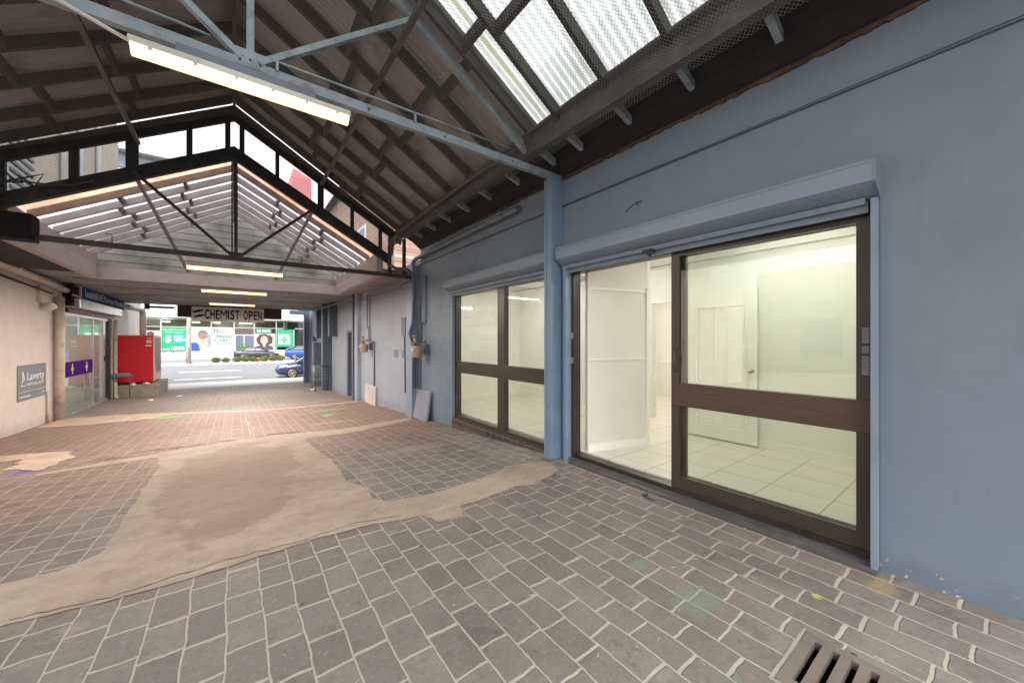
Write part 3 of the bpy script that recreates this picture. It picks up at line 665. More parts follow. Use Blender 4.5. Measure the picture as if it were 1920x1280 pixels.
# window unit
wu = MB(); wu.box(XD-.01, XD+.09, 3.32, 3.42, .05, 2.22); wu.box(XD-.01, XD+.09, 5.90, 5.968, .05, 2.22); wu.box(XD-.01, XD+.09, 3.42, 5.90, 2.19, 2.268); wu.box(XD-.01, XD+.09, 3.42, 5.90, .03, .075)
wu.box(XD-.014, XD+.07, 4.43, 4.60, .075, 2.19)
win = wu.build('shop_window', 'frame_bronze', sb)
b = MB(); b.box(XD-.018, XD+.06, 3.42, 4.43, .83, 1.03, .004); b.box(XD-.008, XD+.06, 4.60, 5.90, .83, 1.03, .004); b.build('window_rail', 'frame_bronze', win)
for (y0, y1, z0, z1) in ((3.42, 4.43, .075, .83), (3.42, 4.43, 1.03, 2.19), (4.6, 5.9, .075, .83), (4.6, 5.9, 1.03, 2.19)):
    b = MB(); b.face([(XD+.03, y0, z0), (XD+.03, y1, z0), (XD+.03, y1, z1), (XD+.03, y0, z1)]); b.build('window_pane', 'glass_clear', win)
b = MB(); b.box(W-.03, W+.18, 3.32, 5.97, -.3, .005); b.box(W-.012, W+.2, 3.32, 5.97, .005, .03); b.build('window_sill', 'sill_brick', sb)
# roller shutter boxes with guides and bird spikes
def shutter(y0, y1):
    b = MB(); xf = W-.145
    b.prism([(W, 2.49), (xf+.02, 2.49), (xf, 2.47), (xf, 2.345), (xf+.025, 2.325), (W-.02, 2.272), (W, 2.272)], 'y', y0, y1)
    o = b.build('shutter_box', 'trim_blue', sb)
    b = MB(); b.box(xf-.0015, xf+.0005, y0+.02, y1-.02, 2.452, 2.455); b.build('seam', 'slate', o)
    b = MB()
    b.prism([(W, 2.496), (xf+.018, 2.496), (xf-.004, 2.474), (xf-.004, 2.34), (xf+.024, 2.318), (W-.018, 2.262), (W, 2.262)], 'y', y0-.004, y0+.006); b.build('end_cap', 'wall_blue', o)
    b = MB(); b.box(W-.04, W-.02, y0+.02, y1-.02, 2.4905, 2.494); y = y0+.03; rnd = random.Random(3)
    while y < y1-.03:
        a = rnd.uniform(-.03, .03); b.tube([(W-.03, y, 2.49), (W-.03+rnd.uniform(-.03, .02), y+a, 2.49+rnd.uniform(.06, .12))], .0008, 3, False); y += rnd.uniform(.04, .09)
    b.build('bird_spikes', 'spike', o)
    b = MB(); y = y0+.02
    while y < y1-.05:
        b.box(W-.05+rnd.uniform(-.01, .01), W-.01, y, y+rnd.uniform(.01, .06), 2.49, 2.495+rnd.uniform(0, .008)); y += rnd.uniform(.03, .1)
    b.build('debris', 'leaf_litter', o)['kind'] = 'stuff'
    b = MB(); b.box(W-.055, W-.02, y0+.06, y1-.02, 2.235, 2.275); b.box(W-.02, W+.005, y0+.05, y1-.02, 2.19, 2.26); b.build('bottom_bar', 'wall_blue', o)
    return o
shutter(.459, 3.16); shutter(3.27, 6.06)
b = MB(); b.box(W-.06, W+.03, .462, .492, -.0, 2.262); b.build('shutter_guide', 'trim_blue', sb)
b = MB(); b.box(W-.06, W+.03, 3.075, 3.115, -.0, 2.262); b.build('shutter_guide', 'trim_blue', sb)
b = MB(); b.box(W-.03, W+.03, 5.965, 6.0, -.12, 2.262); b.build('shutter_guide', 'trim_blue', sb)
b = MB(); b.box(W-.13, W-.06, 1.93, 2.02, 2.205, 2.235); b.tube([(W-.12, 1.97, 2.2), (W-.09, 1.97, 2.17), (W-.06, 1.97, 2.2)], .008, 6); b.build('shutter_lock', 'steel_black', sb)
# lower recessed door, notice
b = MB(); b.box(W+.10, W+.15, 12.62, 13.87, -.55, 1.74); b.build('back_door', 'header_brown', sb)
b = MB(); b.box(W+.01, W+.10, 13.72, 13.87, -.55, 1.74); b.box(W+.01, W+.10, 12.62, 13.72, 1.66, 1.74); b.build('door_surround', 'slate', sb)
b = MB(); b.box(W-.02, W, 12.55, 12.95, .35, .95); b.build('notice', 'white', sb)
# pilasters and ducts of the wall
def part(name, m, *bx, bev=0, parent=None):
    b = MB()
    for q in bx: b.box(*q, bev)
    return b.build(name, m, parent or sb)
part('pilaster', 'trim_blue', (W-.14, W, 7.55, 7.88, -.6, 3.0))
part('pilaster', 'wall_lavender', (W-.12, W, 12.0, 12.32, -.8, 2.9)); part('pilaster', 'slate', (W-.16, W, 12.36, 12.5, -.8, 2.9))
part('duct', 'slate', (W-.28, W, 15.35, 15.6, 1.55, 2.9)); part('pilaster', 'slate', (W-.34, W, 16.3, 16.6, -1, 2.9))
part('pilaster', 'slate', (W-.2, W, 18.6, 18.9, 1.5, 2.9)); part('pilaster', 'slate', (W-.34, W, 18.4, 18.9, -.7, 1.3))
part('end_post', 'post_blue', (W-.12, W+.02, 21.2, 21.5, -1, 2.9)); part('end_post', 'slate', (W-.34, W-.12, 21.2, 21.5, -1, 2.9))
part('fuse_box', 'slate', (W-.12, W, 7.98, 8.22, 1.5, 1.92)); part('vent', 'plaque', (W-.008, W, 8.78, 9.04, .99, 1.18)); part('vent', 'plaque', (W-.008, W, 8.34, 8.5, .99, 1.18))
part('hood_lamp', 'slate', (W-.16, W, 19.9, 20.2, 1.35, 1.6))

# loose panels leaning on the wall
def panel(y0, y1, z0, z1, dx, m, label, name='loose_panel'):
    b = MB(); b.prism([(W-dx, z0), (W-dx-.04, z0), (W-.045, z1), (W-.005, z1)], 'y', y0, y1)
    return tag(b.build(name, m, loc=(W-.1, (y0+y1)/2, z0)), label, 'panel')
panel(6.83, 7.5, gz(7.2)+.008, .38, .10, 'board_grey', 'lavender grey board leaning on the wall under the nearer gas meter')
o = panel(10.4, 11.4, gz(11)+.008, .12, .02, 'board_white', 'dirty white cabinet door leaning on the wall under the farther gas meter')
# gas meters
def meter(y, z, label, sc=1.0):
    t = thing('gas_meter', (W-.17, y, z), label, 'gas meter', 'gas meters on the right wall')
    x = W-.20
    b = MB(); b.lathe([(.04, -.19), (.095, -.185), (.10, -.16), (.108, .0), (.112, .03), (.09, .05), (.05, .055)], (x, y, z)); b.build('meter_body', 'meter_beige', t)
    b = MB(); b.box(x-.115, x-.095, y-.04, y+.04, z-.06, z+.0, .004); b.build('dial', 'pipe_white', t)
    b = MB(); b.tube([(x, y-.05, z+.05), (x, y-.05, z+.12), (W-.03, y-.05, z+.12)], .014); b.tube([(x, y+.06, z+.05), (x, y+.06, z+.16), (W-.06, y+.10, z+.16), (W-.04, y+.10, z+.55)], .014); b.build('connecting_pipe', 'grey_pipe', t)
    b = MB(); b.tube([(x, y+.13, z+.10), (x, y+.13, z+.24)], .028); b.lathe([(.02, 0), (.05, .01), (.05, .03), (.02, .05)], (x, y+.13, z+.22)); b.tube([(x-.06, y+.05, z+.09), (x+.04, y+.19, z+.12)], .018); b.build('regulator', 'valve_brass', t)
    b = MB(); b.box(W-.09, W-.001, y-.16, y-.05, z-.12, z+.08); b.build('bracket', 'slate', t)
    return t
meter(7.12, 1.24, 'beige gas meter on the wall above the leaning grey board')
meter(10.95, 1.25, 'beige gas meter on the wall above the dirty white leaning panel')
# pipes
def pipe(pts, r, m, label, name='pipe', cat='pipe', n=10):
    pts2 = [Vector(p) for p in pts]; b = MB(); b.tube(pts2, r, n)
    return tag(b.build(name, m, loc=pts2[0]), label, cat)
pipe([(W-.06, 3.98, 3.19), (W-.06, 5.5, 3.18), (W-.06, 7.55, 3.13), (W-.06, 7.66, 3.10), (W-.06, 7.70, 3.0), (W-.06, 7.7, 2.8)], .045, 'grey_pipe', 'fat grey waste pipe running along the top of the blue wall')
pipe([(W-.02, 7.1, 2.7), (W-.03, 7.14, 2.74), (W-.03, 7.3, 2.74)], .012, 'grey_pipe', 'short thin bend of conduit above the nearer gas meter', 'conduit', 'conduit')
pipe([(W-.02, 7.10, 1.75), (W-.02, 7.10, 2.70)], .010, 'slate', 'thin vertical conduit rising from the nearer gas meter', 'conduit', 'conduit')
pipe([(W-.03, 7.45, .1), (W-.03, 7.45, 2.95), (W-.03, 7.5, 3.0)], .016, 'grey_pipe', 'grey conduit running full height beside the pilaster', 'conduit', 'conduit')
pipe([(W-.02, 10.6, -.05), (W-.02, 10.6, 1.35), (W-.1, 10.65, 1.38), (W-.16, 10.8, 1.38)], .02, 'grey_pipe', 'gas pipe dropping from the farther meter behind the white panel', 'pipe')
pipe([(W-.03, 11.25, 1.75), (W-.03, 11.25, 2.72)], .012, 'slate', 'left one of two thin conduits above the farther gas meter', 'conduit', 'conduit')
pipe([(W-.03, 10.98, 1.4), (W-.03, 10.98, 2.72)], .012, 'slate', 'right one of two thin conduits above the farther gas meter', 'conduit', 'conduit')
pipe([(W-.17, 7.5, 2.64), (W-.17, 8.2, 2.66), (W-.06, 8.4, 2.62), (W-.06, 12.0, 2.64), (W-.16, 12.3, 2.64), (W-.30, 14, 2.68), (W-.35, 18, 2.7)], .016, 'grey_pipe', 'long pale conduit high along the lavender wall', 'conduit', 'conduit')
pipe([(W-.02, 8.25, .2), (W-.02, 8.3, 1.5)], .014, 'slate', 'dark cable strap hanging down the wall below the fuse box', 'cable', 'cable')
pipe([(W-.02, 8.1, 1.95), (W-.02, 8.15, 2.55)], .012, 'slate', 'dark conduit rising above the fuse box', 'conduit', 'conduit')
# black corrugated hose and big bend at the pilaster
pipe([(2.45, 7.42, 2.93), (2.62, 7.40, 2.85), (2.85, 7.38, 2.86), (2.98, 7.40, 2.75), (3.0, 7.42, 2.5), (2.99, 7.44, 1.8), (2.93, 7.46, 1.55), (3.0, 7.44, 1.3), (3.02, 7.43, .4)], .035, 'slate', 'thick dark hose bending down in front of the pilaster', 'hose', 'hose', 12)

# freestanding post at the truss
b = MB(); b.box(2.962, W-.0, 3.19, 3.265, gz(3.2), 3.36, .004); b.box(2.955, 3.0, 3.265, 3.30, gz(3.2), 3.3)
post = tag(b.build('steel_post', 'post_blue', loc=(3.05, 3.22, 0)), 'blue steel post standing between the open doorway and the farther shop window', 'post')

# ------------------------------------------------------------------ canopy roof one (near, high)
cr = thing('canopy_roof', (0, 3, 3.3), 'high gabled canopy of dark rafters, tin and milky skylight sheets over the near arcade', 'roof')
SL = .6
def z1(x): return 5.33-SL*abs(x)
def corr(name, m, side, y0, y1, zf, x0, x1, parent, pitch=.076, amp=.009):
    b = MB(); n_ = int((y1-y0)/pitch*6); rows = []
    for i in range(n_+1):
        y = y0+(y1-y0)*i/n_; dz = amp*math.sin(2*math.pi*y/pitch)
        rows.append([b.bm.verts.new((side*x, y, zf(x)+dz)) for x in (x0, x1)])
    for a, c in zip(rows, rows[1:]): f = b.bm.faces.new([a[0], a[1], c[1], c[0]]); f.smooth = True
    return b.build(name, m, parent, fix=False)
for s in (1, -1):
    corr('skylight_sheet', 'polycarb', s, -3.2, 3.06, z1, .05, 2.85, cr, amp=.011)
    corr('tin_sheet', 'tin', s, 3.06, 7.62, z1, 0.0, 2.85, cr)
ys = [-3.05, -2.45, -1.85, -1.25, -.65, -.26, .33, .92, 1.52, 2.11, 2.71, 3.13, 3.80, 4.45, 5.08, 5.70, 6.30, 6.90, 7.38]
for s in (1, -1):
    for i, y in enumerate(ys):
        b = MB()
        wd = .045
        top = lambda x: z1(x)-.012
        b.prism([(s*.02, top(.02)), (s*2.72, top(2.72)), (s*2.72, top(2.72)-.13), (s*.02, top(.02)-.13)], 'y', y-wd/2, y+wd/2)
        b.build('rafter', 'timber_dark', cr)
    for j, xb in enumerate((1.06, 1.80)):
        for i, (a, c) in enumerate(zip(ys, ys[1:])):
            if a < 3 and not (j == 1 and a > 2): continue
            xx = xb+(.05 if i % 2 else -.05)
            b = MB(); b.prism([(s*(xx-.02), z1(xx)-.015), (s*(xx+.02), z1(xx+.04)-.015), (s*(xx+.02), z1(xx)-.145), (s*(xx-.02), z1(xx)-.125)], 'y', a+wd/2, c-wd/2); b.build('blocking', 'timber_dark', cr)
b = MB(); b.box(-.018, .018, -3.2, 7.6, 5.08, 5.29); b.build('ridge_board', 'timber_dark', cr)
for s in (1, -1):
    b = MB(); b.prism([(s*2.62, 3.46), (s*2.62, 3.665), (s*2.71, 3.66), (s*2.71, 3.46)], 'y', -3.2, 7.45); b.build('eave_beam', 'beam_grey', cr)
    b = MB(); b.prism([(s*2.71, 3.60), (s*2.71, 3.64), (s*3.6, 3.60), (s*3.6, 3.34), (s*3.16, 3.345), (s*3.0, 3.47)], 'y', -3.2, 7.5); b.build('box_gutter', 'soffit_black', cr)
    for y in ys:
        if y > 7.2: continue
        b = MB(); b.prism([(s*2.715, 3.60), (s*2.96, 3.49), (s*2.96, 3.42), (s*2.715, 3.50)], 'y', y-.0225, y+.0225); b.build('rafter_tail', 'strut_blue' if s > 0 else 'timber_dark', cr)
# trusses
def truss(name, yy, cx, zc, half0, half1, apex, slope, mc, md, node, lo=-1.0, dep=.075):
    g = MB()
    g.bar((half0, yy, zc), (half1, yy, zc), .05, dep); t = g.build('truss', mc, cr); 
    b = MB(); b.bar((cx, yy, zc+.03), (cx, yy, apex-.1), .045, .05, up=(0, 1, 0)); b.build('king_post', md, t)
    for s in (1, -1):
        b = MB(); b.bar((cx+.05*s, yy-.012, zc+.04), (cx+s*node[0], yy-.012, node[1]), .04, .05, up=(0, 1, 0)); b.build('diagonal', md, t)
    b = MB(); b.box(cx-.09, cx+.09, yy-.032, yy-.026, zc-.02, zc+.10); b.build('gusset_plate', md, t)
    return t
t1 = truss('truss', 3.22, .09, 3.335, -3.3, 3.14, 5.2, .6, 'strut_blue', 'strut_blue', (1.16, 4.26))
for s in (1, -1):
    b = MB(); b.bar((0, 3.25, z1(0)-.20), (s*2.66, 3.25, z1(2.66)-.20), .06, .09); b.build('top_chord', 'strut_blue', t1)
b = MB()
for (x, z) in ((.09, 3.37), (.03, 3.35), (.15, 3.36), (.9, 3.33), (1.6, 3.33), (2.4, 3.33)): b.lathe([(.009, -.008), (.009, 0)], (x, 3.192, z), 'y', 8)
b.build('bolt', 'steel_black', t1)
b = MB(); b.tube([(-1.2, 3.2, 3.47), (-.3, 3.2, 3.45), (-.12, 3.2, 3.44)], .008, 6); b.tube([(.2, 3.19, 3.43), (.6, 3.18, 3.43), (1.3, 3.18, 3.44), (2.35, 3.18, 3.45)], .009, 6)
for x in (.25, 1.3): b.box(x-.008, x+.008, 3.175, 3.193, 3.36, 3.44)
b.build('conduit', 'strut_blue', t1)
# gable end at Y=7.5: upper chord, lower chord, posts
Y2 = 7.5
gb = MB()
for s in (1, -1):
    gb.prism([(s*.0, 5.20), (s*2.75, 5.20-.6*2.75), (s*2.75, 4.95-.575*2.75), (0, 4.95)], 'y', Y2-.03, Y2+.03)
gbl = gb.build('gable_frame', 'timber_dark', cr)
for s in (1, -1):
    b = MB(); b.prism([(0, 4.53), (s*2.5, 4.53-.56*2.5), (s*2.5, 4.32-.55*2.5), (0, 4.32)], 'y', Y2-.045, Y2+.045); b.build('lower_chord', 'timber_dark', gbl)
for x, wd in ((-2.32, .07), (-1.72, .09), (-1.17, .13), (-.55, .07), (-.085, .07), (.10, .07), (.59, .06), (1.26, .10), (1.80, .06), (2.33, .06)):
    zt = 4.97-.575*abs(x); zb = 4.51-.56*abs(x); k = .575*wd/2
    b = MB(); b.prism([(x-wd/2, 4.52-.56*abs(x-wd/2)), (x+wd/2, 4.52-.56*abs(x+wd/2)), (x+wd/2, 4.96-.575*abs(x+wd/2)), (x-wd/2, 4.96-.575*abs(x-wd/2))], 'y', Y2-.028, Y2+.028); b.build('stud', 'timber_dark', gbl)
# open bay beside the gutter: studs between low soffit and eave
for s in (1, -1):
    for x in (2.52, 2.82):
        b = MB(); b.box(s*x-.03, s*x+.03, Y2-.03, Y2+.03, 2.75, 3.5); b.build('stud', 'steel_black', gbl)
# truss two, dark steel
t2 = truss('truss', Y2-.08, .02, 2.712, -2.9, 3.02, 4.4, .56, 'steel_black', 'steel_black', (1.17, 3.80))
b = MB(); b.bar((-.03, Y2-.1, 2.74), (-.03, Y2-.1, 4.35), .02, .04, up=(0, 1, 0)); b.build('king_post', 'steel_black', t2)
b = MB()
for x in (-1.35, .95, .93): b.tube([(x, Y2-.11, 2.74), (x, Y2-.11, 2.86), (x-.06, Y2-.11, 2.86)], .006, 5)
b.build('hook', 'steel_black', t2)
for s in (1, -1):   # long braces along the arcade between the two trusses, and beyond
    b = MB(); b.bar((1.22 if s > 0 else -1.08, 2.2, 4.14), (1.26 if s > 0 else -1.10, Y2-.05, 4.22), .045, .045); b.build('brace', 'beam_grey', cr)
    b = MB(); b.bar((s*1.15, Y2, 3.78), (s*.72, 9.6, 2.74), .04, .04); b.build('brace', 'grey_pipe', cr)
# bird netting under both slopes
def net(name, quad, parent, nu, nv):
    b = MB(); uv = b.bm.loops.layers.uv.new('UVMap'); A, B, Cc, D = [Vector(q) for q in quad]
    lu = (B-A).length; lv = (D-A).length; g = []
    for j in range(nv+1):
        row = []
        for i in range(nu+1):
            u, v = i/nu, j/nv; p = A.lerp(B, u).lerp(D.lerp(Cc, u), v)
            sag = .05*math.sin(math.pi*u)*math.sin(math.pi*v)+.012*noise.noise(Vector((u*9, v*9, 1)))
            p.z -= sag; row.append((b.bm.verts.new(p), (u*lu, v*lv)))
        g.append(row)
    for j in range(nv):
        for i in range(nu):
            q = [g[j][i], g[j][i+1], g[j+1][i+1], g[j+1][i]]; f = b.bm.faces.new([k[0] for k in q]); f.smooth = True
            for l, k in zip(f.loops, q): l[uv].uv = k[1]
    return b.build(name, 'net', parent, fix=False)
nt_ = thing('bird_netting', (0, 2, 3.5), 'fine wire bird netting slung beneath the near rafters', 'netting')
for s in (1, -1):
    net('net_panel', [(s*2.60, -3.1, 3.52), (s*2.60, 7.4, 3.56), (0.0, 7.4, 5.02), (0.0, -3.1, 5.02)], nt_, 20, 8)
net('net_panel', [(2.74, -3.1, 3.42), (2.74, 7.4, 3.42), (2.605, 7.4, 3.45), (2.605, -3.1, 3.45)], nt_, 10, 1)
net('net_panel', [(-2.5, 7.56, 3.1), (0, 7.56, 4.5), (0, 7.56, 4.96), (-2.5, 7.56, 3.52)], nt_, 10, 2)
for s in (1, -1):
    net('net_panel', [(s*2.2, 8.2, 2.9), (s*2.2, 11.2, 2.9), (0.0, 11.2, 3.7), (0.0, 8.2, 3.95)], nt_, 8, 8)

# ------------------------------------------------------------------ canopy roof two (lower, translucent) and flat soffit
c2 = thing('lower_canopy', (0, 9.5, 2.7), 'lower gabled canopy with mauve rafters under translucent sheeting above the middle of the arcade', 'roof')
def z2(x): return 4.55-.56*abs(x)
for s in (1, -1):
    corr('roof_sheet', 'polycarb_amber', s, 7.63, 8.28, z2, 0, 2.42, c2); corr('roof_sheet', 'polycarb_pink', s, 8.28, 11.45, z2, 0, 2.42, c2)
    for k in range(7):
        y = 8.28+.47*k
        b = MB(); b.prism([(s*.02, z2(.02)-.01), (s*2.34, z2(2.34)-.01), (s*2.34, z2(2.34)-.125), (s*.02, z2(.02)-.125)], 'y', y-.022, y+.022); b.build('rafter', 'rafter_mauve', c2)
        if k < 6:
            for xb in (.72, 1.5):
                xx = xb+(.04 if k % 2 else -.04)
                b = MB(); b.prism([(s*(xx-.02), z2(xx)-.015), (s*(xx+.02), z2(xx+.04)-.015), (s*(xx+.02), z2(xx)-.10), (s*(xx-.02), z2(xx)-.09)], 'y', y+.022, y+.448); b.build('blocking', 'beam_grey', c2)
    b = MB(); b.box(s*2.30, s*2.42, 7.6, 11.45, 2.70, 3.16); b.build('side_beam', 'bulkhead', c2)
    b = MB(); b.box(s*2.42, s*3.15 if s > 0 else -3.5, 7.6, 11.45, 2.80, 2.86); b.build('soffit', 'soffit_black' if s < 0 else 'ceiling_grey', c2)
b = MB(); b.box(-.02, .02, 7.6, 11.45, 4.30, 4.5); b.build('ridge_board', 'timber_dark', c2)
b = MB(); b.box(-2.30, 2.30, 11.40, 11.52, 2.70, 2.95); b.build('bulkhead', 'bulkhead', c2)
b = MB(); b.prism([(-2.30, 2.95), (2.30, 2.95), (2.30, 3.24), (0, 4.53), (-2.30, 3.24)], 'y', 11.44, 11.50); g2 = b.build('gable_infill', 'gable_sheet', c2)
b = MB()
for k in range(9):
    z = 3.08+k*.16; xr = min(2.28, (4.5-z)/.56); b.box(-xr, xr, 11.432, 11.441, z, z+.012)
b.build('batten', 'beam_grey', g2)
fc = thing('flat_ceiling', (0, 16, 2.8), 'stained grey flat ceiling over the far end of the arcade', 'ceiling')
b = MB(); b.box(-3.5, 3.15, 11.52, 20.6, 2.86, 2.92); b.build('ceiling_panel', 'ceiling_grey', fc)
b = MB()
for x in (-2.4, -1.2, 0, 1.2, 2.4): b.box(x-.02, x+.02, 11.6, 20.5, 2.848, 2.86)
for y in (13.0, 14.4, 16.4, 18.6): b.box(-3.4, 3.1, y-.02, y+.02, 2.846, 2.8585)
b.build('cover_strip', 'ceiling_grey', fc)
b = MB(); b.box(-1.90, 1.80, 20.6, 20.75, 2.38, 3.0); b.build('header_beam', 'header_brown', fc)
b = MB(); b.box(-3.5, 3.15, 20.6, 20.66, 2.86, 3.3); b.build('fascia', 'header_brown', fc)
b = MB(); b.box(2.9, 3.2, 21.3, 24.5, 2.9, 3.1); b.box(2.2, 3.15, 21.4, 21.5, 2.7, 2.9); b.build('awning_bracket', 'slate', fc)
# black sump box and cables at the left end of truss two
b = MB(); b.box(-3.0, -2.03, 7.30, 7.56, 2.66, 2.98, .006); tag(b.build('gutter_box', 'black_paint', loc=(-2.5, 7.4, 2.66)), 'black gutter sump box at the left end of the dark truss', 'gutter box')
b = MB(); rnd = random.Random(11)
for k in range(16):
    y = rnd.uniform(7.2, 7.42); p = [(-2.9+rnd.uniform(-.3, .5), y, 3.05+rnd.random()*.5)]
    for j in range(6): p.append((p[-1][0]+rnd.uniform(-.12, .28), y+rnd.uniform(-.05, .05), max(2.98, min(3.5, p[-1][2]+rnd.uniform(-.2, .16)))))
    b.tube(p, rnd.uniform(.006, .013), 5)
tag(b.build('cable_bundle', 'cable_black', loc=(-2.5, 7.3, 3.1)), 'tangled black cables above the gutter box on the left', 'cables', kind='stuff')
b = MB(); rnd = random.Random(5)
for k in range(5):
    b.tube([(2.55+k*.03, 0.5, 3.665+.01*k), (2.56+k*.03, 2.5+k*.2, 3.68), (2.57+k*.028, 5, 3.60-.03*k), (2.57+.02*k, 7.0, 3.5-.03*k), (2.50+.01*k, 7.3, 3.42-.03*k), (2.45+.01*k, 7.36, 3.25), (2.46+.01*k, 7.37, 2.95)], .016-.002*(k % 3), 7)
tag(b.build('cable_bundle', 'beam_grey', loc=(2.57, 5, 3.6)), 'bundle of conduits along the right eave beam bending down at the far truss', 'cables', kind='stuff')
pipe([(2.60, 3.2, 3.60), (2.56, 4.2, 3.585), (2.555, 5.6, 3.56), (2.55, 7.15, 3.48), (2.52, 7.3, 3.38), (2.50, 7.33, 3.1)], .028, 'beam_grey', 'thick grey conduit clipped along the right eave beam', 'conduit', 'conduit')

# ------------------------------------------------------------------ tube lamps
def lamp(x0, x1, y, z, label, big=True, watts=9):
    t = thing('fluorescent_lamp', ((x0+x1)/2, y, z), label, 'lamp', 'lit batten lamps across the arcade')
    h = .05
    b = MB(); b.box(x0, x1, y-h, y+h, z+.012, z+.055, .008); b.build('housing', 'pipe_white', t)
    b = MB(); n_ = 9; prof = [(y+h*math.cos(a)*.98, z+.012-.055*math.sin(a)) for a in [math.pi*k/n_ for k in range(n_+1)]]
    b.prism(prof, 'x', x0+.012, x1-.012); b.build('diffuser', 'tube_warm', t)
    for i in range(6 if big else 3):
        xx = x0+.1+(x1-x0-.2)*i/(5 if big else 2)
        b = MB(); b.box(xx-.010, xx+.010, y-h-.006, y-h+.004, z-.004, z+.045, .002); b.build('clip', 'pipe_white', t)
    ld = bpy.data.lights.new('tube_light', 'AREA'); ld.shape = 'RECTANGLE'; ld.size = x1-x0-.1; ld.size_y = .08; ld.energy = watts; ld.color = (1, .88, .77)
    lo = bpy.data.objects.new('tube_light', ld); C.objects.link(lo); lo.parent = t; lo.location = (0, 0, -.055)
    return t
lamp(-.51, .74, 3.165, 3.165, 'nearest lit batten lamp, slung under the pale blue truss')
lamp(-.64, .73, 8.1, 2.62, 'lit batten lamp just beyond the dark truss', False, 45)
lamp(-.66, .70, 11.9, 2.64, 'lit batten lamp just beyond the pinkish bulkhead', False, 65)
lamp(-.69, .60, 16.3, 2.66, 'lit batten lamp directly above the black-lettered white sign', False, 65)
b = MB()
b.box(-.3, .5, 3.16, 3.20, 3.221, 3.296); b.build('hanger', 'grey_pipe', bpy.data.objects['fluorescent_lamp'])
pipe([(-1.7, 3.1, 3.36), (-1.2, 3.1, 3.33), (-.95, 3.1, 3.30), (-.75, 3.12, 3.26), (-.6, 3.14, 3.22), (-.505, 3.16, 3.20)], .011, 'pipe_white', 'pale grey cable feeding the nearest batten lamp', 'cable', 'cable')

# ------------------------------------------------------------------ sign over the far end
sg = thing('hanging_sign', (-.3, 20.35, 2.2), 'long off-white sign with black capitals hung at the far end', 'sign')
b = MB(); b.box(-1.43, 1.08, 20.30, 20.36, 2.21, 2.82, .005); b.build('sign_panel', 'offwhite', sg)
xx = -1.0
for ch in 'CHEMIST OPEN':
    wd = {'M': .22, 'I': .045, ' ': .09, 'E': .125, 'T': .14}.get(ch, .15)
    if ch != ' ': text('letter_'+ch.lower(), ch, 'black_paint', sg, (xx, 20.293, 2.32), .56, FACE_CAM, .004, width=wd, bold=0 if ch == 'M' else .012)
    xx += wd+.032
b = MB()
for (x, z) in ((-1.40, 2.60), (-1.36, 2.40)):
    b.prism([(x, z), (x+.18, z+.09), (x+.34, z+.10), (x+.36, z+.05), (x+.24, z+.03), (x+.36, z-.0), (x+.2, z+.0), (x+.02, z-.05)], 'y', 20.292, 20.299)
b.build('emblem', 'black_paint', sg)
hs_ = thing('hanging_light_box', (2.15, 20.9, 2.2), 'small dark green and white light box hanging from two rods', 'sign')
b = MB(); b.box(2.06, 2.36, 20.85, 21.0, 1.92, 2.28, .005); b.build('box', 'poster_deep_green', hs_)
b = MB(); b.box(1.92, 2.055, 20.9, 21.2, 1.90, 2.26); b.build('side_panel', 'poster_white', hs_)
b = MB(); b.tube([(2.12, 20.92, 2.28), (2.12, 20.92, 2.86)], .01, 6); b.tube([(1.98, 21.0, 2.26), (1.98, 20.99, 2.86)], .01, 6); b.build('rod', 'beam_grey', hs_)
b = MB(); b.box(-2.75, -2.0, 20.7, 21.0, 2.72, 2.80); b.box(-2.9, -2.75, 20.75, 20.9, 2.66, 2.9); tag(b.build('camera_bracket', 'beam_grey', loc=(-2.4, 20.8, 2.75)), 'flat grey bracket under the far end of the ceiling on the left', 'bracket')

# ------------------------------------------------------------------ left-hand building
XL = -3.5
lb = thing('side_building', (-5, 14, 0), 'pale pink rendered building along the left side of the arcade', 'building')
part('wall', 'cream_wall', (XL-.2, XL, 6.0, 14.05, -1.2, 3.0), (XL-.2, XL, 14.05, 19.0, 2.38, 3.0), (XL-.2, XL, 19.0, 24.1, -1.4, 3.4), (-9, XL-.2, 6.0, 6.2, -.6, 3.4), (-9, XL, 24.1, 24.3, -1.4, 3.6), parent=lb)
part('corner_trim', 'cream_pipe', (XL, XL+.05, 14.06, 14.36, -.7, 2.75), parent=lb)
part('roof', 'beam_grey', (-9, XL-.2, 6.2, 24.1, 3.0, 3.1), parent=lb)
part('shutter_box', 'aluminium', (XL-.02, XL+.30, 14.4, 18.9, 2.24, 2.50), bev=.02, parent=lb)
part('door_head', 'maroon', (XL-.02, XL+.1, 14.4, 18.9, 2.13, 2.235), parent=lb)
part('entry_post', 'steel_black', (XL-.05, XL+.05, 18.48, 18.72, -.75, 2.13), parent=lb)
part('entry_post', 'cream_pipe', (XL-.02, XL+.08, 18.73, 18.98, -.75, 2.2), parent=lb)
gd = MB(); gd.box(XL-.02, XL+.03, 14.36, 18.48, 2.06, 2.125); gd.box(XL-.02, XL+.03, 14.36, 18.48, -.70, -.57); gd.box(XL-.02, XL+.02, 17.95, 18.2, -.57, 2.06); gd.box(XL-.02, XL+.02, 16.85, 16.9, -.57, 2.06)
gdo = gd.build('glass_door', 'aluminium', lb)
for q in ((XL-.005, 14.37, 16.84), (XL-.025, 16.91, 17.94)):
    b = MB(); b.face([(q[0], q[1], -.57), (q[0], q[2], -.57), (q[0], q[2], 2.06), (q[0], q[1], 2.06)]); b.build('glass_pane', 'glass_shop', gdo)
part('purple_band', 'purple', (XL+.001, XL+.004, 14.5, 16.9, .43, .83), parent=gdo)
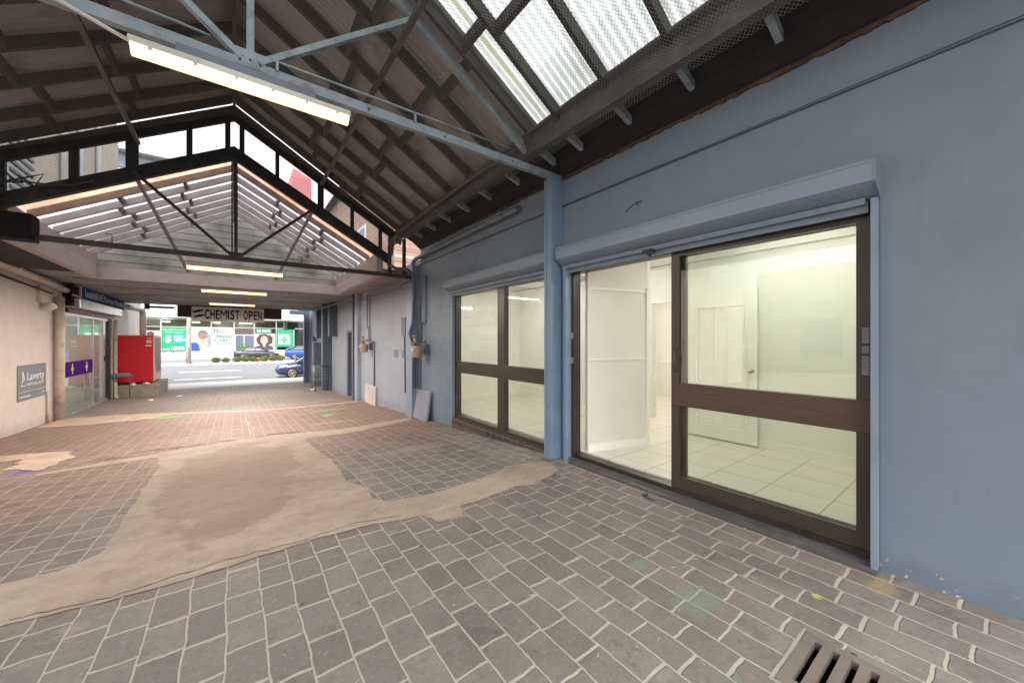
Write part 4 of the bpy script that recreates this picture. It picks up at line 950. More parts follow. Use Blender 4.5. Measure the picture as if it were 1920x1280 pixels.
for y in (15.1, 16.3):
    part('yellow_cross', 'yellow', (XL+.005, XL+.008, y-.03, y+.03, .5, .77), (XL+.005, XL+.008, y-.1, y+.1, .6, .66), parent=gdo)
for k, z in enumerate((1.1, .95, .45, .2, -.2)):
    part('door_lettering', 'plaque', (XL-.019, XL-.016, 17.05, 17.05+random.uniform(.4, .7), z, z+.05), parent=gdo)
part('push_button', 'black_paint', (XL+.021, XL+.04, 18.05, 18.12, .72, .86), parent=gdo)
part('interior', 'interior_white', (-8, -7.9, 13.5, 19.5, -.7, 2.6), (-8, XL-.2, 13.4, 13.5, -.7, 2.6), (-8, XL-.2, 19.2, 19.3, -.7, 2.6), (-8, XL-.2, 13.5, 19.2, 2.5, 2.6), parent=lb)
part('shelf_stock', 'stock', (-5.2, -4.6, 14.2, 17.6, .9, 1.25), (-5.2, -4.6, 14.2, 17.6, 1.4, 1.7), (-5.2, -4.7, 14.2, 17.6, .5, .8), parent=lb)
part('counter', 'maroon', (-5.3, -4.5, 14.2, 17.6, -.55, .35), parent=lb)
part('wall_banner', 'poster_green', (-7.89, -7.87, 14, 19, 1.3, 1.9), parent=lb)
q = MB(); q.box(-8, XL-.02, 13.5, 19.2, -.75, -.68); struct(q.build('pharmacy_floor', 'tile_floor'))
t = thing('ceiling_lamp', (-5.5, 16, 2.5), 'ceiling batten added to light the inside of the pharmacy', 'ceiling lamp')  # added lamp, there to brighten the pharmacy
b = MB(); b.box(-6, -5.9, 15, 18, 2.44, 2.49); b.build('tube', 'tube_cool', t)
# pharmacy sign
ps = thing('shop_sign', (XL+.1, 17.2, 2.6), 'dark blue shop sign with white lettering above the glass door', 'sign')
part('sign_panel', 'sign_blue', (XL+.02, XL+.22, 14.9, 19.6, 2.52, 2.845), parent=ps)
part('sign_end', 'cream_pipe', (XL+.02, XL+.22, 14.78, 14.9, 2.50, 2.85), parent=ps)
text('lettering', 'healthSAVE', 'poster_white', ps, (XL+.225, 15.15, 2.60), .30, FACE_PX, .002, width=1.75, bold=.006)
text('lettering', 'Pharmacy Matraville', 'poster_white', ps, (XL+.225, 17.0, 2.60), .28, FACE_PX, .002, width=2.45)
part('accent', 'poster_green', (XL+.222, XL+.224, 16.1, 16.28, 2.66, 2.76), parent=ps)
part('air_unit', 'black_paint', (XL+.0, XL+.2, 14.2, 14.76, 2.3, 2.8), parent=lb)
part('air_unit_shelf', 'aluminium', (XL+.0, XL+.21, 14.2, 14.76, 2.54, 2.58), parent=lb)
# plaque
pq = thing('wall_plaque', (XL, 12.6, .5), 'grey clinic plaque with white lettering screwed to the pink wall', 'sign')
part('plaque_panel', 'plaque', (XL+.002, XL+.014, 11.92, 13.32, .15, .885), parent=pq)
text('lettering', 'Laverty', 'white', pq, (XL+.0155, 12.33, .56), .24, FACE_PX, .0015, width=.85)
text('lettering', 'PATHOLOGY', 'white', pq, (XL+.0155, 12.33, .44), .085, FACE_PX, .0015, width=.85)
b = MB(); b.box(XL+.015, XL+.017, 11.97, 13.27, .33, .336); b.tube([(XL+.017, 12.05, .48), (XL+.017, 12.12, .60), (XL+.017, 12.12, .76)], .012, 6); b.tube([(XL+.017, 12.02, .46), (XL+.017, 12.24, .46)], .012, 6); b.tube([(XL+.017, 12.12, .76), (XL+.017, 12.2, .60), (XL+.017, 12.1, .54)], .010, 6)
b.box(XL+.015, XL+.017, 12.0, 12.5, .22, .24); b.box(XL+.015, XL+.017, 13.08, 13.22, .235, .245); b.build('emblem', 'white', pq)
# pipes left
pipe([(XL+.10, 6.2, 2.83), (XL+.10, 9, 2.86), (XL+.10, 12.6, 2.74), (XL+.10, 14.2, 2.66)], .075, 'cream_pipe', 'cream gutter pipe sloping along the top of the pink wall', n=14)
pipe([(XL+.10, 13.8, 2.45), (XL+.10, 13.8, 1), (XL+.10, 13.8, gz(13.8))], .085, 'cream_pipe', 'cream downpipe at the corner of the pink wall beside the glass door', 'downpipe', 'downpipe', 14)
pipe([(XL+.03, 13.35, .2), (XL+.03, 13.35, gz(13.35))], .022, 'cream_pipe', 'short thin copper-stained pipe at the foot of the pink wall')
pipe([(XL+.03, 11.0, 2.62), (XL+.08, 13.4, 2.5)], .02, 'rust_strip', 'thin rusty pipe bracketed under the cream gutter pipe')
sl = thing('security_lamp', (XL+.1, 13.1, 2.2), 'white bulkhead lamp under the cream gutter pipe', 'lamp')
b = MB(); b.box(XL, XL+.06, 12.85, 13.05, 2.25, 2.6); b.build('bracket', 'cream_pipe', sl)
b = MB(); b.lathe([(.02, 0), (.08, .02), (.09, .15), (.07, .28), (.03, .33)], (XL+.14, 12.95, 2.18), 'y', 14); b.build('lamp_head', 'pipe_white', sl)
pipe([(XL+.06, 19.6, 2.70), (XL+.2, 21.3, 2.72), (XL+.4, 21.75, 2.68), (XL+.42, 21.8, 2.5), (XL+.42, 21.8, gz(21.8))], .11, 'cream_pipe', 'fat cream downpipe behind the red cabinet', 'downpipe', 'downpipe', 14)
pipe([(XL+.14, 18.86, 2.1), (XL+.14, 18.86, gz(18.9)+.06), (XL+.2, 18.8, gz(18.8)+.01)], .05, 'cream_pipe', 'slim cream downpipe between the glass door and the red cabinet', 'downpipe', 'downpipe')
b = MB(); b.box(XL+.001, XL+.01, 23.0, 23.3, 1.6, 1.95); tag(b.build('notice_plate', 'yellow', loc=(XL, 23.1, 1.7)), 'small yellow notice on the wall above the red cabinet', 'notice')

# red cabinet on a plinth
pl = MB(); pl.box(-3.48, -2.28, 18.9, 21.6, gz(20)-.3, -.22, .012); tag(pl.build('concrete_plinth', 'concrete', loc=(-2.9, 20, -.7)), 'stained concrete plinth under the red cabinet', 'plinth')
rc = thing('red_cabinet', (-2.95, 20, -.2), 'bright red metal cabinet with a pinkish side on the concrete plinth', 'cabinet')
part('cabinet_body', 'red_paint', (-3.42, -2.452, 19.3, 21.2, -.15, 1.56), bev=.012, parent=rc)
b = MB(); b.box(-2.45, -2.447, 19.34, 21.16, -.13, 1.55); b.build('side_film', 'pinkish', rc)
b = MB(); b.prism([(19.5, 1.5), (19.9, 1.52), (20.4, 1.5), (21.0, 1.5), (21.05, .2), (20.7, .1), (20.4, .25), (20.1, .05), (19.8, .3), (19.65, .9)], 'x', -2.446, -2.443); b.build('torn_patch', 'maroon', rc)
part('top_rail', 'plaque', (-3.40, -2.47, 19.32, 21.15, 1.562, 1.59), parent=rc)
part('foot', 'steel_black', (-3.38, -3.28, 19.35, 19.45, -.219, -.152), (-2.6, -2.5, 19.35, 19.45, -.219, -.152), (-3.38, -3.28, 21.0, 21.1, -.219, -.152), (-2.6, -2.5, 21.0, 21.1, -.219, -.152), parent=rc)
part('sticker', 'board_white', (-2.64, -2.50, 19.293, 19.298, 1.30, 1.42), (-2.66, -2.50, 19.293, 19.298, 1.18, 1.23), (-2.62, -2.5, 19.293, 19.298, 1.47, 1.5), parent=rc)
st = thing('wire_stand', (-3.3, 18.75, gz(18.7)), 'small grey wire stand beside the red cabinet', 'stand')
b = MB()
for x in (-3.38, -2.98):
    for y in (18.78, 19.1): b.tube([(x, y-.1, gz(18.75)), (x, y-.1, .12)], .012, 6)
b.build('leg', 'beam_grey', st)
b = MB(); b.box(-3.42, -2.94, 18.64, 19.02, .12, .15); b.box(-3.4, -3.0, 18.66, 19.0, .15, .24, .02); b.build('tray', 'plaque', st)
rnd = random.Random(2)
for i, (x, y, lb_) in enumerate(((-2.95, 19.02, 'crumpled white rag on the plinth under the red cabinet'), (-2.6, 19.08, 'flattened white wrapper on the plinth under the red cabinet'))):
    b = MB(); bmesh.ops.create_icosphere(b.bm, subdivisions=2, radius=.09, matrix=Matrix.Translation((x, y, -.17)))
    for v in b.bm.verts: v.co.z = -.218+max(0, v.co.z+.21)*.6; v.co += Vector((rnd.uniform(-.02, .02), rnd.uniform(-.02, .02), 0))
    tag(b.build('litter', 'paper', loc=(x, y, -.22)), lb_, 'litter', 'litter')
for i, (x, y, lb_) in enumerate(((-2.25, 17.2, 'white paper scrap on the pavers in front of the glass door'), (-1.6, 17.9, 'pale paper scrap on the pavers in front of the plinth'), (2.55, 16.9, 'white crumpled cup on the pavers left of the shopping trolley'))):
    b = MB(); bmesh.ops.create_icosphere(b.bm, subdivisions=2, radius=.09, matrix=Matrix.Translation((x, y, gz(y)+.02)))
    for v in b.bm.verts: v.co.z = gz(y)+.004+max(0, v.co.z-gz(y))*.4; v.co += Vector((rnd.uniform(-.02, .02), rnd.uniform(-.02, .02), 0))
    tag(b.build('litter', 'paper', loc=(x, y, gz(y))), lb_, 'litter', 'litter')
# leaf and grit litter over the near floor
b = MB(); rnd = random.Random(21)
for k in range(420):
    x = rnd.uniform(-1.2, 3.1); y = rnd.uniform(.1, 5.5); L_ = rnd.uniform(.006, .03); a = rnd.uniform(0, 6.28); wd = rnd.uniform(.001, .004)
    if GX0-.02 < x < GX1+.02 and y < GY1+.02: continue
    z = gz(y)+.0075; d = Vector((math.cos(a), math.sin(a), 0))*L_/2; n_ = Vector((-math.sin(a), math.cos(a), 0))*wd; c = Vector((x, y, z))
    b.face([c-d-n_, c+d-n_*.3, c+d+n_*.3+Vector((0, 0, .002)), c-d+n_])
tag(b.build('leaf_litter', 'leaf_litter'), 'dry needles and grit scattered over the near pavers', 'litter', kind='stuff')
lk = MB(); lk.box(2.93, 2.99, 1.93, 1.96, .002, .02, .004); lk.tube([(2.95, 1.93, .012), (2.9, 1.88, .02), (2.92, 1.82, .012)], .006, 6)
tag(lk.build('padlock', 'steel_black', loc=(2.95, 1.9, 0)), 'small black padlock lying at the doorway threshold', 'padlock')

# shopping trolley
tr = thing('shopping_trolley', (2.85, 16.6, gz(16.6)), 'empty wire shopping trolley standing by the right wall near the street', 'trolley')
g = gz(16.6); x0, x1, y0, y1 = 2.52, 2.98, 16.2, 17.0
b = MB()
for k in range(6):
    z = g+.42+k*.11; b.tube([(x0, y0, z), (x1, y0, z), (x1, y1, z), (x0, y1, z), (x0, y0, z)], .004 if k < 5 else .012, 5)
for i in range(9):
    for (a, c) in (((x0+(x1-x0)*i/8, y0), None), ((x0+(x1-x0)*i/8, y1), None)): b.tube([(a[0], a[1], g+.42), (a[0], a[1], g+.97)], .003, 4)
    for xx in (x0, x1): b.tube([(xx, y0+(y1-y0)*i/8, g+.42), (xx, y0+(y1-y0)*i/8, g+.97)], .003, 4)
    b.tube([(x0+(x1-x0)*i/8, y0, g+.42), (x0+(x1-x0)*i/8, y1, g+.42)], .003, 4)
b.build('basket', 'trolley_wire', tr)
b = MB()
for xx in (x0+.02, x1-.02): b.tube([(xx, y0, g+.98), (xx, y0, g+.2), (xx, y0+.05, g+.13), (xx, y1, g+.13)], .012, 6)
b.build('frame', 'beam_grey', tr)
b = MB(); b.tube([(x0-.02, y0-.05, g+1.0), (x1+.02, y0-.05, g+1.0)], .018, 8); b.build('handle', 'steel_black', tr)
for xx in (x0+.02, x1-.02):
    for yy in (y0+.05, y1-.05):
        b = MB(); b.lathe([(.02, -.015), (.055, -.012), (.055, .012), (.02, .015)], (xx, yy, g+.056), 'x', 12); b.build('wheel', 'rubber', tr)

# ------------------------------------------------------------------ upper buildings seen through the clerestory
bb = thing('brick_building', (8, 16, 3.2), 'brown brick upper storey beyond the canopy on the right', 'building')
part('wall', 'brick_wall_x', (3.9, 12, 11.2, 24, 3.2, 8.0), parent=bb)
part('window', 'apt_white', (3.86, 3.899, 14.2, 15.2, 4.2, 5.7), parent=bb); part('window_pane', 'apt_glass', (3.855, 3.861, 14.3, 15.1, 4.3, 5.6), parent=bb)
b = MB(); b.prism([(3.6, 8.0), (8, 9.8), (12.4, 8.0)], 'y', 10.9, 24.2); b.build('roof', 'beam_grey', bb)
ab = thing('rendered_building', (-7, 14, 3.1), 'cream upper storey with pipes beyond the canopy on the left', 'building')
part('wall', 'cream_render', (-12, -3.75, 8.6, 21.5, 3.1, 10), parent=ab)
part('window', 'apt_white', (-3.749, -3.70, 12.2, 13.4, 4.3, 6.0), parent=ab)
b = MB()
for k in range(9): b.box(-3.70, -3.66, 12.25, 13.35, 4.36+k*.18, 4.42+k*.18)
b.build('louvre', 'beam_grey', ab)
b = MB()
for y in (15.2, 16.6, 18.4): b.tube([(-3.68, y, 3.2), (-3.68, y, 9.8)], .06, 8)
b.build('downpipe', 'apt_white', ab)
ap = thing('apartment_block', (-11, 80, -.8), 'white apartment block with dark balconies far across the street', 'building')
part('wall', 'apt_white', (-16, -6.3, 78, 95, -.8, 30.6), parent=ap)
for k in range(8):
    z = 4.5+k*3.2; part('balcony_glass', 'apt_glass', (-15.5, -6.9, 77.8, 77.99, z, z+1.9), parent=ap); part('balcony_slab', 'apt_white', (-16.2, -6.2, 76.6, 77.99, z+2.2, z+2.5), parent=ap)
rt = MB(); n_ = 30
rt.prism([(7.4, -.8), (7.4, 28), (9.0, 34.5), (12.2, 33), (12.2, -.8)], 'y', 82, 90)
for k in range(10): rt.box(7.5+k*.48, 7.66+k*.48, 81.85, 82, -.8, 28.2 if k < 3 else 33)
tag(rt.build('red_tower', 'red_clad', loc=(12, 85, -.8)), 'tower clad in ribbed red sheet seen above the canopy', 'tower')
wb = thing('added_building', (-16, 0, 0), 'unseen white building added across the open yard for the shop glass to reflect', 'building')  # out of view, added as a pale surface for the glass to mirror
part('wall', 'cream_render', (-24, -16, -12, 8, -.3, 5), parent=wb)
for y in (-7, -3, 1, 4.5): part('window', 'apt_glass', (-16, -15.97, y, y+1.6, .6, 2.4), parent=wb)

# ------------------------------------------------------------------ shop across the street
YF = 62.0
fs = thing('street_shop', (0, 66, -.8), 'long white shopfront across the street with a band of high windows', 'building')
part('wall', 'white', (-60, 60, YF, YF+.3, -.74, .02), (-60, 60, YF-.6, YF+.3, 4.25, 6.6), (-60, 60, YF+.1, YF+.3, 6.6, 12), (8.2, 60, YF, YF+.3, .02, 4.25), (-60, -9.6, YF, YF+.3, .02, 4.25), parent=fs)
part('backing', 'olive_inside', (-60, 60, YF+3, YF+3.1, -.5, 4.25), parent=fs); part('backing', 'interior_white', (-60, 60, YF+.3, YF+3, 4.1, 4.2), parent=fs)
mull = (-9.6, -7.2, -4.72, -2.4, -.02, 2.2, 4.75, 6.9)
for x in mull: part('mullion', 'aluminium', (x-.06, x+.06, YF, YF+.2, .02, 4.25), parent=fs)
part('transom', 'aluminium', (-9.6, 8.2, YF+.02, YF+.18, 3.06, 3.14), parent=fs)
b = MB(); b.face([(-9.6, YF+.1, .02), (8.2, YF+.1, .02), (8.2, YF+.1, 4.25), (-9.6, YF+.1, 4.25)]); b.build('glass', 'glass_shop', fs)
part('door_header', 'header_brown', (.05, 2.14, YF+.03, YF+.08, 2.2, 3.05), parent=fs); part('door_frame', 'apt_white', (.05, 2.14, YF, YF+.08, 2.05, 2.2), (1.0, 1.12, YF, YF+.08, -.74, 2.05), (.05, .15, YF, YF+.08, -.74, 2.05), parent=fs)
part('door_leaf', 'slate', (.15, 1.0, YF+.04, YF+.07, -.74, 2.05), (1.12, 2.14, YF+.04, YF+.07, -.74, 2.05), parent=fs)
for i, x in enumerate((-6.9, -4.0, .9, 1.6, -1.9)):
    part('ceiling_light', 'lamp_inside', (x-.35, x+.35, YF+1, YF+1.8, 3.72, 3.8), parent=fs)
def disc(b, x, z, rx, rz, y, n=24, d=.004, jag=0):
    rnd = random.Random(int(x*100)); pr = []
    for k in range(n):
        j = 1+rnd.uniform(-jag, jag); pr.append((x+rx*j*math.cos(2*math.pi*k/n), z+rz*j*math.sin(2*math.pi*k/n)))
    b.prism(pr, 'y', y-d, y); return b
def cross(b, x, z, s, y):
    b.box(x-s*.32, x+s*.32, y-.004, y, z-s, z+s*.15); b.box(x-s, x+s, y-.0045, y, z-s*.22, z+s*.3); disc(b, x, z+s*.75, s*.38, s*.38, y, 14)
def poster(x0, x1, z0, z1, m, label):
    t = thing('poster', ((x0+x1)/2, YF-.04, z0), label, 'poster', 'window posters across the street')
    b = MB(); b.box(x0, x1, YF-.05, YF-.02, z0, z1); b.build('panel', m, t); return t
YP = YF-.062
p = poster(-7.12, -4.80, .05, 3.02, 'poster_green', 'green price match poster with a blue disc, left of the pole')
b = MB(); disc(b, -5.5, 1.65, .62, .62, YP, 30); b.build('disc', 'poster_cyan', p)
text('lettering', "Found it for less?\nWe'll match it.", 'poster_white', p, (-5.96, YP-.004, 2.62), .34, FACE_CAM, .002, width=1.95, align='CENTER')
text('lettering', '$', 'poster_white', p, (-6.85, YP-.004, 1.22), 1.15, FACE_CAM, .002, bold=.02)
text('lettering', 'PRICE\nMATCH', 'poster_white', p, (-5.98, YP-.008, 1.70), .42, FACE_CAM, .002, width=1.0, bold=.012)
b = MB(); b.box(-6.25, -5.75, YP-.004, YP, .22, .66); b.box(-5.65, -5.0, YP-.004, YP, .26, .40); b.box(-5.65, -5.05, YP-.004, YP, .46, .6); b.box(-7.0, -6.4, YP-.004, YP, .25, .38); b.build('logo_panel', 'poster_white', p)
b = MB(); cross(b, -6.0, .42, .12, YP-.004); b.build('logo', 'poster_green', p)
p = poster(-4.40, -2.46, .05, 3.02, 'poster_white', 'photo poster of a grey-haired man over a blue shirt, right of the pole')
b = MB(); disc(b, -3.25, 2.15, .52, .62, YP, 26); b.build('hair', 'hair_grey', p)
b = MB(); disc(b, -3.30, 1.95, .40, .45, YP-.003, 24); b.build('face', 'skin', p)
b = MB(); b.prism([(-4.38, 1.2), (-4.2, 1.75), (-3.7, 1.68), (-3.2, 1.5), (-2.75, .9), (-2.5, .55), (-2.5, .25), (-2.9, .55), (-3.5, 1.25), (-4.1, 1.35)], 'y', YP-.010, YP-.006); b.build('arm', 'skin_light', p)
b = MB(); b.prism([(-2.9, 2.2), (-2.48, 2.2), (-2.48, .3), (-2.65, .55), (-2.85, 1.3)], 'y', YP-.009, YP-.005); b.build('sleeve', 'shirt_grey', p)
b = MB(); b.prism([(-4.38, .07), (-4.38, 1.15), (-3.9, 1.15), (-3.6, .8), (-3.5, .07)], 'y', YP-.012, YP-.008); b.build('shirt', 'shirt_blue', p)
p = poster(-2.34, -.08, .05, 3.02, 'poster_white', 'pale opening hours poster with a dark green cross')
b = MB(); b.box(-2.18, -1.68, YP-.004, YP, 2.4, 2.88); b.build('logo_panel', 'text_teal', p); b = MB(); cross(b, -1.93, 2.62, .16, YP-.005); b.build('logo', 'poster_white', p)
text('lettering', 'OPENING\nHOURS', 'text_teal', p, (-2.2, YP-.006, 1.74), .50, FACE_CAM, .006, width=1.95, bold=.018)
b = MB(); b.box(-1.6, -.4, YP-.004, YP, 2.68, 2.80); b.box(-1.6, -.4, YP-.004, YP, 2.46, 2.58); b.build('small_text', 'shirt_grey', p)
b = MB()
for k in range(8): b.box(-2.2, -1.3, YP-.004, YP, .25+k*.12, .28+k*.12); b.box(-1.1, -.3, YP-.004, YP, .25+k*.12, .28+k*.12)
b.build('small_text', 'shirt_grey', p)
p = poster(2.25, 4.62, .1, 2.35, 'poster_pink', 'poster of a laughing curly-haired woman under a green banner')
b = MB(); b.box(2.25, 4.2, YP-.02, YP+.03, 2.36, 3.0); b.build('banner', 'poster_deep_green', p)
b = MB(); b.box(2.5, 2.9, YP-.026, YP-.021, 2.5, 2.88); b.box(3.05, 4.05, YP-.026, YP-.021, 2.75, 2.86); b.box(3.05, 4.05, YP-.026, YP-.021, 2.55, 2.66); b.build('logo_panel', 'poster_white', p)
b = MB(); disc(b, 3.35, 1.45, .98, .85, YP, 40, jag=.09); b.build('hair', 'hair_brown', p)
b = MB(); disc(b, 3.32, 1.45, .43, .58, YP-.005, 26); b.box(3.15, 3.5, YP-.010, YP-.005, .5, 1.0); b.build('face', 'skin_light', p)
b = MB(); disc(b, 3.32, 1.22, .18, .10, YP-.012, 16); b.build('smile', 'poster_white', p)
b = MB(); disc(b, 3.16, 1.6, .045, .03, YP-.012, 10); disc(b, 3.48, 1.6, .045, .03, YP-.012, 10); b.build('eye', 'shirt_dark', p)
b = MB(); b.prism([(2.27, .12), (2.35, .6), (3.1, .75), (3.32, .45), (3.55, .75), (4.3, .6), (4.4, .12)], 'y', YP-.014, YP-.011); b.build('blouse', 'shirt_dark', p)
p = poster(4.75, 6.78, .5, 3.0, 'poster_green', 'plain green poster with a large white square and green cross')
b = MB(); b.box(5.02, 6.42, YP-.004, YP, .85, 2.3, .0); b.build('square', 'poster_white', p); b = MB(); cross(b, 5.72, 1.5, .48, YP-.005); b.build('logo', 'poster_green', p)
p = poster(-9.4, -7.3, .1, 2.6, 'poster_white', 'white poster with a pale brown head shape, behind the red cabinet')
b = MB(); disc(b, -8.1, 2.2, .35, .3, YP, 20, jag=.1); b.build('hair', 'hair_brown', p); b = MB(); b.box(-8.9, -7.4, YP-.004, YP, 1.5, 1.75); b.build('small_text', 'shirt_grey', p)
# potted shrub at the shop door
def shrub(name, x, y, z, r, m, label, cat='shrub', group=None, n_=260, sq=.85, leafs=.10):
    t = thing(name, (x, y, z), label, cat, group)
    rnd = random.Random(int(abs(x*37)+y)); b = MB()
    for k in range(n_):
        d = Vector((rnd.gauss(0, 1), rnd.gauss(0, 1), rnd.gauss(0, 1))).normalized()*r*rnd.uniform(.55, 1.08)*(1+.2*noise.noise(Vector((k*.1, x, 0))))
        c = Vector((x, y, z+r*sq))+Vector((d.x, d.y, d.z*sq)); a = Vector((rnd.gauss(0, 1), rnd.gauss(0, 1), rnd.gauss(0, 1))).normalized(); u = a.orthogonal().normalized()*leafs; v = a.cross(u).normalized()*leafs*.6
        b.face([c-u, c+v, c+u, c-v])
    b.build('foliage', m, t, fix=False)
    b = MB()
    for k in range(7):
        a = k*.9; b.tube([(x, y, z), (x+.3*r*math.cos(a), y+.3*r*math.sin(a), z+r*sq*.9)], .02, 5)
    b.build('stem', 'bark', t); return t
shrub('potted_shrub', .95, 61.2, -.3, .75, 'leaf', 'bright green potted shrub at the shop door across the street')
b = MB(); b.lathe([(.25, 0), (.35, .45), (.37, .5)], (.95, 61.2, -.74)); tag(b.build('plant_pot', 'slate', loc=(.95, 61.2, -.74)), 'dark pot under the green shrub across the street', 'pot')
sx = (-1.41, -.68, .23, .87, 1.5, 2.42, 3.2, 3.86)
tag_ = ['leftmost round olive shrub on the median', 'second olive shrub from the left on the median', 'olive shrub in front of the black car rear wheel', 'wide olive shrub in front of the black car door', 'small olive shrub beside the rusty one', 'olive shrub right of the rusty one', 'olive shrub second from the right end of the median row', 'rightmost round olive shrub on the median']
for x, l_, r_ in zip(sx, tag_, (.34, .29, .34, .38, .32, .36, .38, .40)): shrub('median_shrub', x, 45.5, -.74, r_, 'shrub', l_, 'shrub', 'round shrubs on the median', 900, .8, .045)
shrub('median_shrub', 1.85, 45.2, -.74, .2, 'shrub_rust', 'small rusty red shrub on the median', 'shrub', 'round shrubs on the median', 400, .8, .04)
# pole with peeling paint
b = MB(); b.tube([(-3.35, 44.9, -.74), (-3.38, 44.9, 1.5), (-3.32, 44.9, 3.5), (-3.36, 44.9, 8)], [.2, .17, .16, .14], 12)
tag(b.build('timber_pole', 'bark', loc=(-3.35, 44.9, -.74)), 'mottled timber pole standing on the median', 'pole')
# bicycle by the shopfront
bk = thing('bicycle', (-6.5, 60.8, -.74), 'bicycle parked in front of the green price match poster', 'bicycle')
for x in (-6.85, -5.8):
    b = MB(); b.tube([(x+.36*math.cos(a), 60.8, -.36+.36*math.sin(a)) for a in [2*math.pi*k/20 for k in range(21)]], .03, 6)
    for a in [math.pi*k/5 for k in range(5)]: b.tube([(x+.35*math.cos(a), 60.8, -.36+.35*math.sin(a)), (x-.35*math.cos(a), 60.8, -.36-.35*math.sin(a))], .006, 4)
    b.build('wheel', 'rubber', bk)
b = MB(); b.tube([(-6.85, 60.8, -.36), (-6.65, 60.8, .25), (-6.0, 60.8, .22), (-6.3, 60.8, -.36), (-6.65, 60.8, .25)], .02, 6); b.tube([(-5.8, 60.8, -.36), (-6.3, 60.8, -.36)], .02, 6); b.tube([(-5.8, 60.8, -.36), (-6.0, 60.8, .22), (-5.98, 60.8, .35)], .02, 6); b.build('frame', 'steel_black', bk)
b = MB(); b.tube([(-6.65, 60.55, .38), (-6.66, 60.8, .35), (-6.65, 61.05, .38)], .015, 6); b.build('handlebar', 'steel_black', bk); b = MB(); b.box(-6.1, -5.85, 60.74, 60.86, .34, .39, .01); b.build('saddle', 'rubber', bk)
b = MB(); b.tube([(-5.25, 60.6, -.74), (-5.25, 60.6, .3)], .03, 6); tag(b.build('bollard', 'beam_grey', loc=(-5.25, 60.6, -.74)), 'thin grey bollard by the bicycle', 'bollard')

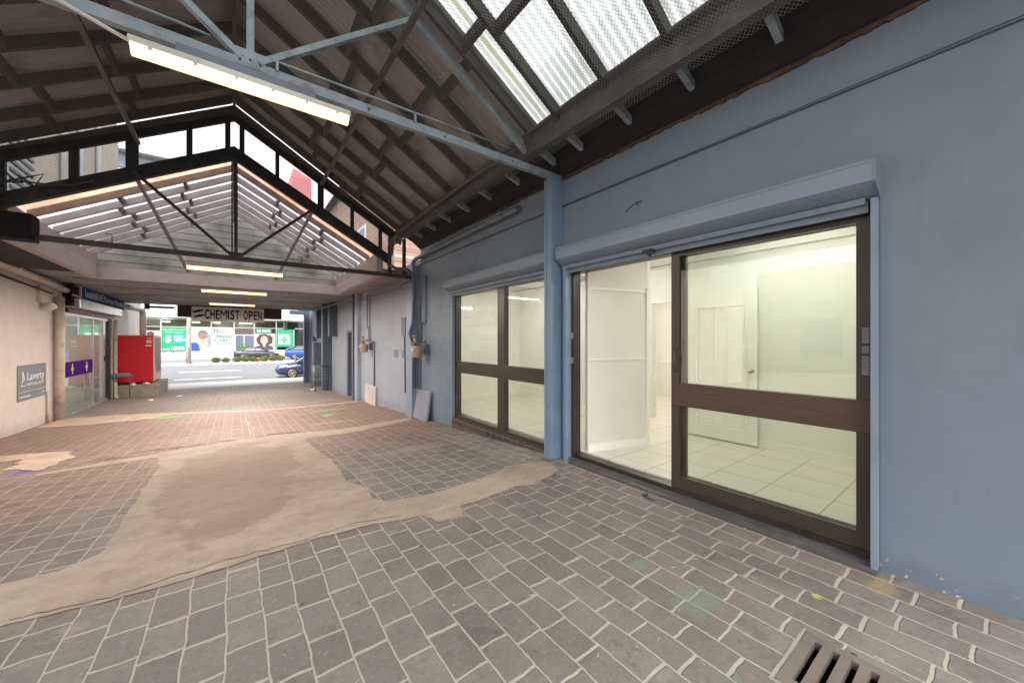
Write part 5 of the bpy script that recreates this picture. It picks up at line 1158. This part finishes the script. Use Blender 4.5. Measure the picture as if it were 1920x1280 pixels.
# ------------------------------------------------------------------ cars
def car(x_front, yc, zg, direction, paint, label, L_=4.3, Wd=1.75, H_=1.45, kind='hatch', group=None):
    """direction -1: nose towards -X"""
    t = thing('car', (x_front-direction*L_/2, yc, zg), label, 'car', group)
    def T(u, v, z): return (x_front-direction*u*L_, yc+v*Wd/2, zg+z*H_)
    # stations: u, bottom z, belt z, half width at belt, top z (bonnet/boot centre)
    S = [(0, .26, .42, .62, .46), (.02, .17, .46, .78, .54), (.07, .14, .50, .90, .60), (.16, .14, .56, .96, .66), (.27, .14, .60, .98, .70), (.36, .14, .62, 1, .70), (.52, .14, .63, 1, .70), (.68, .14, .65, 1, .70), (.82, .15, .67, .98, .70), (.92, .17, .68, .93, .72), (.98, .22, .66, .84, .70), (1, .30, .60, .74, .64)]
    b = MB(); rings = []
    for (u, zb, zt, hw, zc) in S:
        pr = [(0, zb), (hw*.86, zb), (hw*.97, zb+.08), (hw, (zb+zt)/2+.02), (hw*.97, zt-.03), (hw*.90, zt+.02), (hw*.55, zc-.005), (0, zc)]
        full = pr+[(-a, c) for a, c in pr[-2:0:-1]]
        rings.append([b.bm.verts.new(T(u, a, c)) for a, c in full])
    for A, B in zip(rings, rings[1:]):
        n_ = len(A)
        for k in range(n_): f = b.bm.faces.new([A[k], A[(k+1) % n_], B[(k+1) % n_], B[k]]); f.smooth = True
    b.bm.faces.new(rings[0]); b.bm.faces.new(rings[-1][::-1]); body = b.build('body', paint, t)
    end = .97 if kind == 'hatch' else .86
    G = [(.25, .69, .70), (.38, .93, .62), (.45, .985, .60), (.60, 1.0, .60), (.76, .97, .60), (end-.05, .84, .64), (end, .69, .72)]
    b = MB(); rings = []
    for (u, zt, hw) in G:
        pr = [(.90, .655), (hw+(.27-.27*(zt-.66)/.34)*.6+.02, (zt+.66)/2), (hw+.04, zt-.015), (hw*.7, zt+.006), (0, zt+.01)]
        full = pr+[(-a, c) for a, c in pr[-2::-1]]
        rings.append([b.bm.verts.new(T(u, a, c)) for a, c in full])
    for A, B in zip(rings, rings[1:]):
        for k in range(len(A)-1): f = b.bm.faces.new([A[k], A[k+1], B[k+1], B[k]]); f.smooth = True
    gl = b.build('windows', 'car_glass', t)
    b = MB(); rr = [[b.bm.verts.new(T(u, a*(hw+.045), zt+.012)) for a in (-1, -.6, 0, .6, 1)] for (u, zt, hw) in G[1:-2]]
    for A, B in zip(rr, rr[1:]):
        for k in range(4): f = b.bm.faces.new([A[k], A[k+1], B[k+1], B[k]]); f.smooth = True
    b.build('roof', paint, t)
    for s in (-1, 1):
        b = MB()
        for (ua, za, wa, ub, zb_, wb_) in ((.25, .68, .92, .38, .94, .68), (.54, .66, .985, .55, .98, .675), (end-.02, .70, .88, .76, .96, .67), (.25, .665, .965, end-.04, .675, .95)):
            b.bar(T(ua, s*wa, za), T(ub, s*wb_, zb_), .05, .05)
        b.build('window_frame', paint, t)
    for s in (-1, 1):
        for u in (.185, .80):
            c = T(u, s*.88, 0); r = .315; wy = c[1]; c = (c[0], wy, zg+r)
            b = MB(); b.lathe([(r*.70, -.10), (r, -.09), (r, .09), (r*.70, .10)], c, 'y', 28); wh = b.build('wheel', 'rubber', t)
            b = MB(); b.lathe([(.05, s*.0), (.05, s*.105)], c, 'y', 12)
            b.lathe([(r*.70, s*.085), (r*.74, s*.108), (r*.66, s*.108), (r*.64, s*.085)], c, 'y', 28)
            for k in range(10):
                a = 2*math.pi*k/10; b.bar((c[0]+.03*math.cos(a), wy+s*.10, c[2]+.03*math.sin(a)), (c[0]+r*.68*math.cos(a), wy+s*.10, c[2]+r*.68*math.sin(a)), .018, .03)
            b.build('rim', 'alloy', wh)
            b = MB(); prof = [(c[0]+(r+.05)*math.cos(a), c[2]+(r+.05)*math.sin(a)) for a in [math.pi*k/14 for k in range(15)]]; prof += [(c[0]+(r+.0)*math.cos(a), c[2]+(r)*math.sin(a)) for a in [math.pi*k/14 for k in range(14, -1, -1)]]
            b.prism(prof, 'y', wy+s*.02, wy+s*.105); b.build('wheel_arch', 'steel_black', t)
    for s in (-1, 1):
        b = MB(); pts_ = [T(.03, s*.62, .50), T(.02, s*.78, .47), T(.10, s*.955, .50), T(.13, s*.95, .58), T(.06, s*.80, .585)]
        ctr = Vector((0, 0, 0))
        for q in pts_: ctr += Vector(q)
        f = b.face([Vector(q)+Vector((direction*.01, s*.02, .0)) for q in pts_]); b.build('headlight', 'head_clear', t)
        b = MB(); b.bar(T(.965, s*.86, .60), T(.985, s*.60, .60), .06, .16); b.build('tail_light', 'tail_red', t)
        b = MB(); m_ = T(.30, s*1.08, .72); b.box(m_[0]-.08, m_[0]+.08, m_[1]-.09, m_[1]+.09, m_[2]-.06, m_[2]+.07, .03); b.build('mirror', paint, t)
    b = MB(); m_ = T(-.002, 0, .33); b.box(m_[0]-.02, m_[0]+.02, yc-.5, yc+.5, m_[2]-.08, m_[2]+.10, .01); b.build('grille', 'steel_black', t)
    b = MB()
    for s in (-1, 1):
        for u in (.345, .545, .735):
            m_ = T(u, s*1.001, .42); b.box(m_[0]-.006, m_[0]+.006, m_[1]-.006, m_[1]+.006, zg+.3, zg+.86)
    b.build('door_seam', 'steel_black', t)
    b = MB()
    for s in (-1, 1):
        for u in (.50, .70): m_ = T(u, s*1.0, .55); b.box(m_[0]-.09, m_[0]+.09, m_[1]-.02, m_[1]+.02, m_[2]-.015, m_[2]+.015, .005)
    b.build('door_handle', paint, t)
    return t
car(2.15, 28.1, -1.005, -1, 'car_navy', 'dark blue hatchback parked at the near kerb, nose to the left')
car(4.5, 54.8, -.87, 1, 'car_black', 'black sedan on the far side of the median', L_=4.6, kind='sedan')
car(9.4, 51.5, -.87, 1, 'car_blue', 'bright blue hatchback on the far side of the median', L_=4.6, H_=1.65)
for o in bpy.data.objects:
    if '_o' in o: del o['_o']
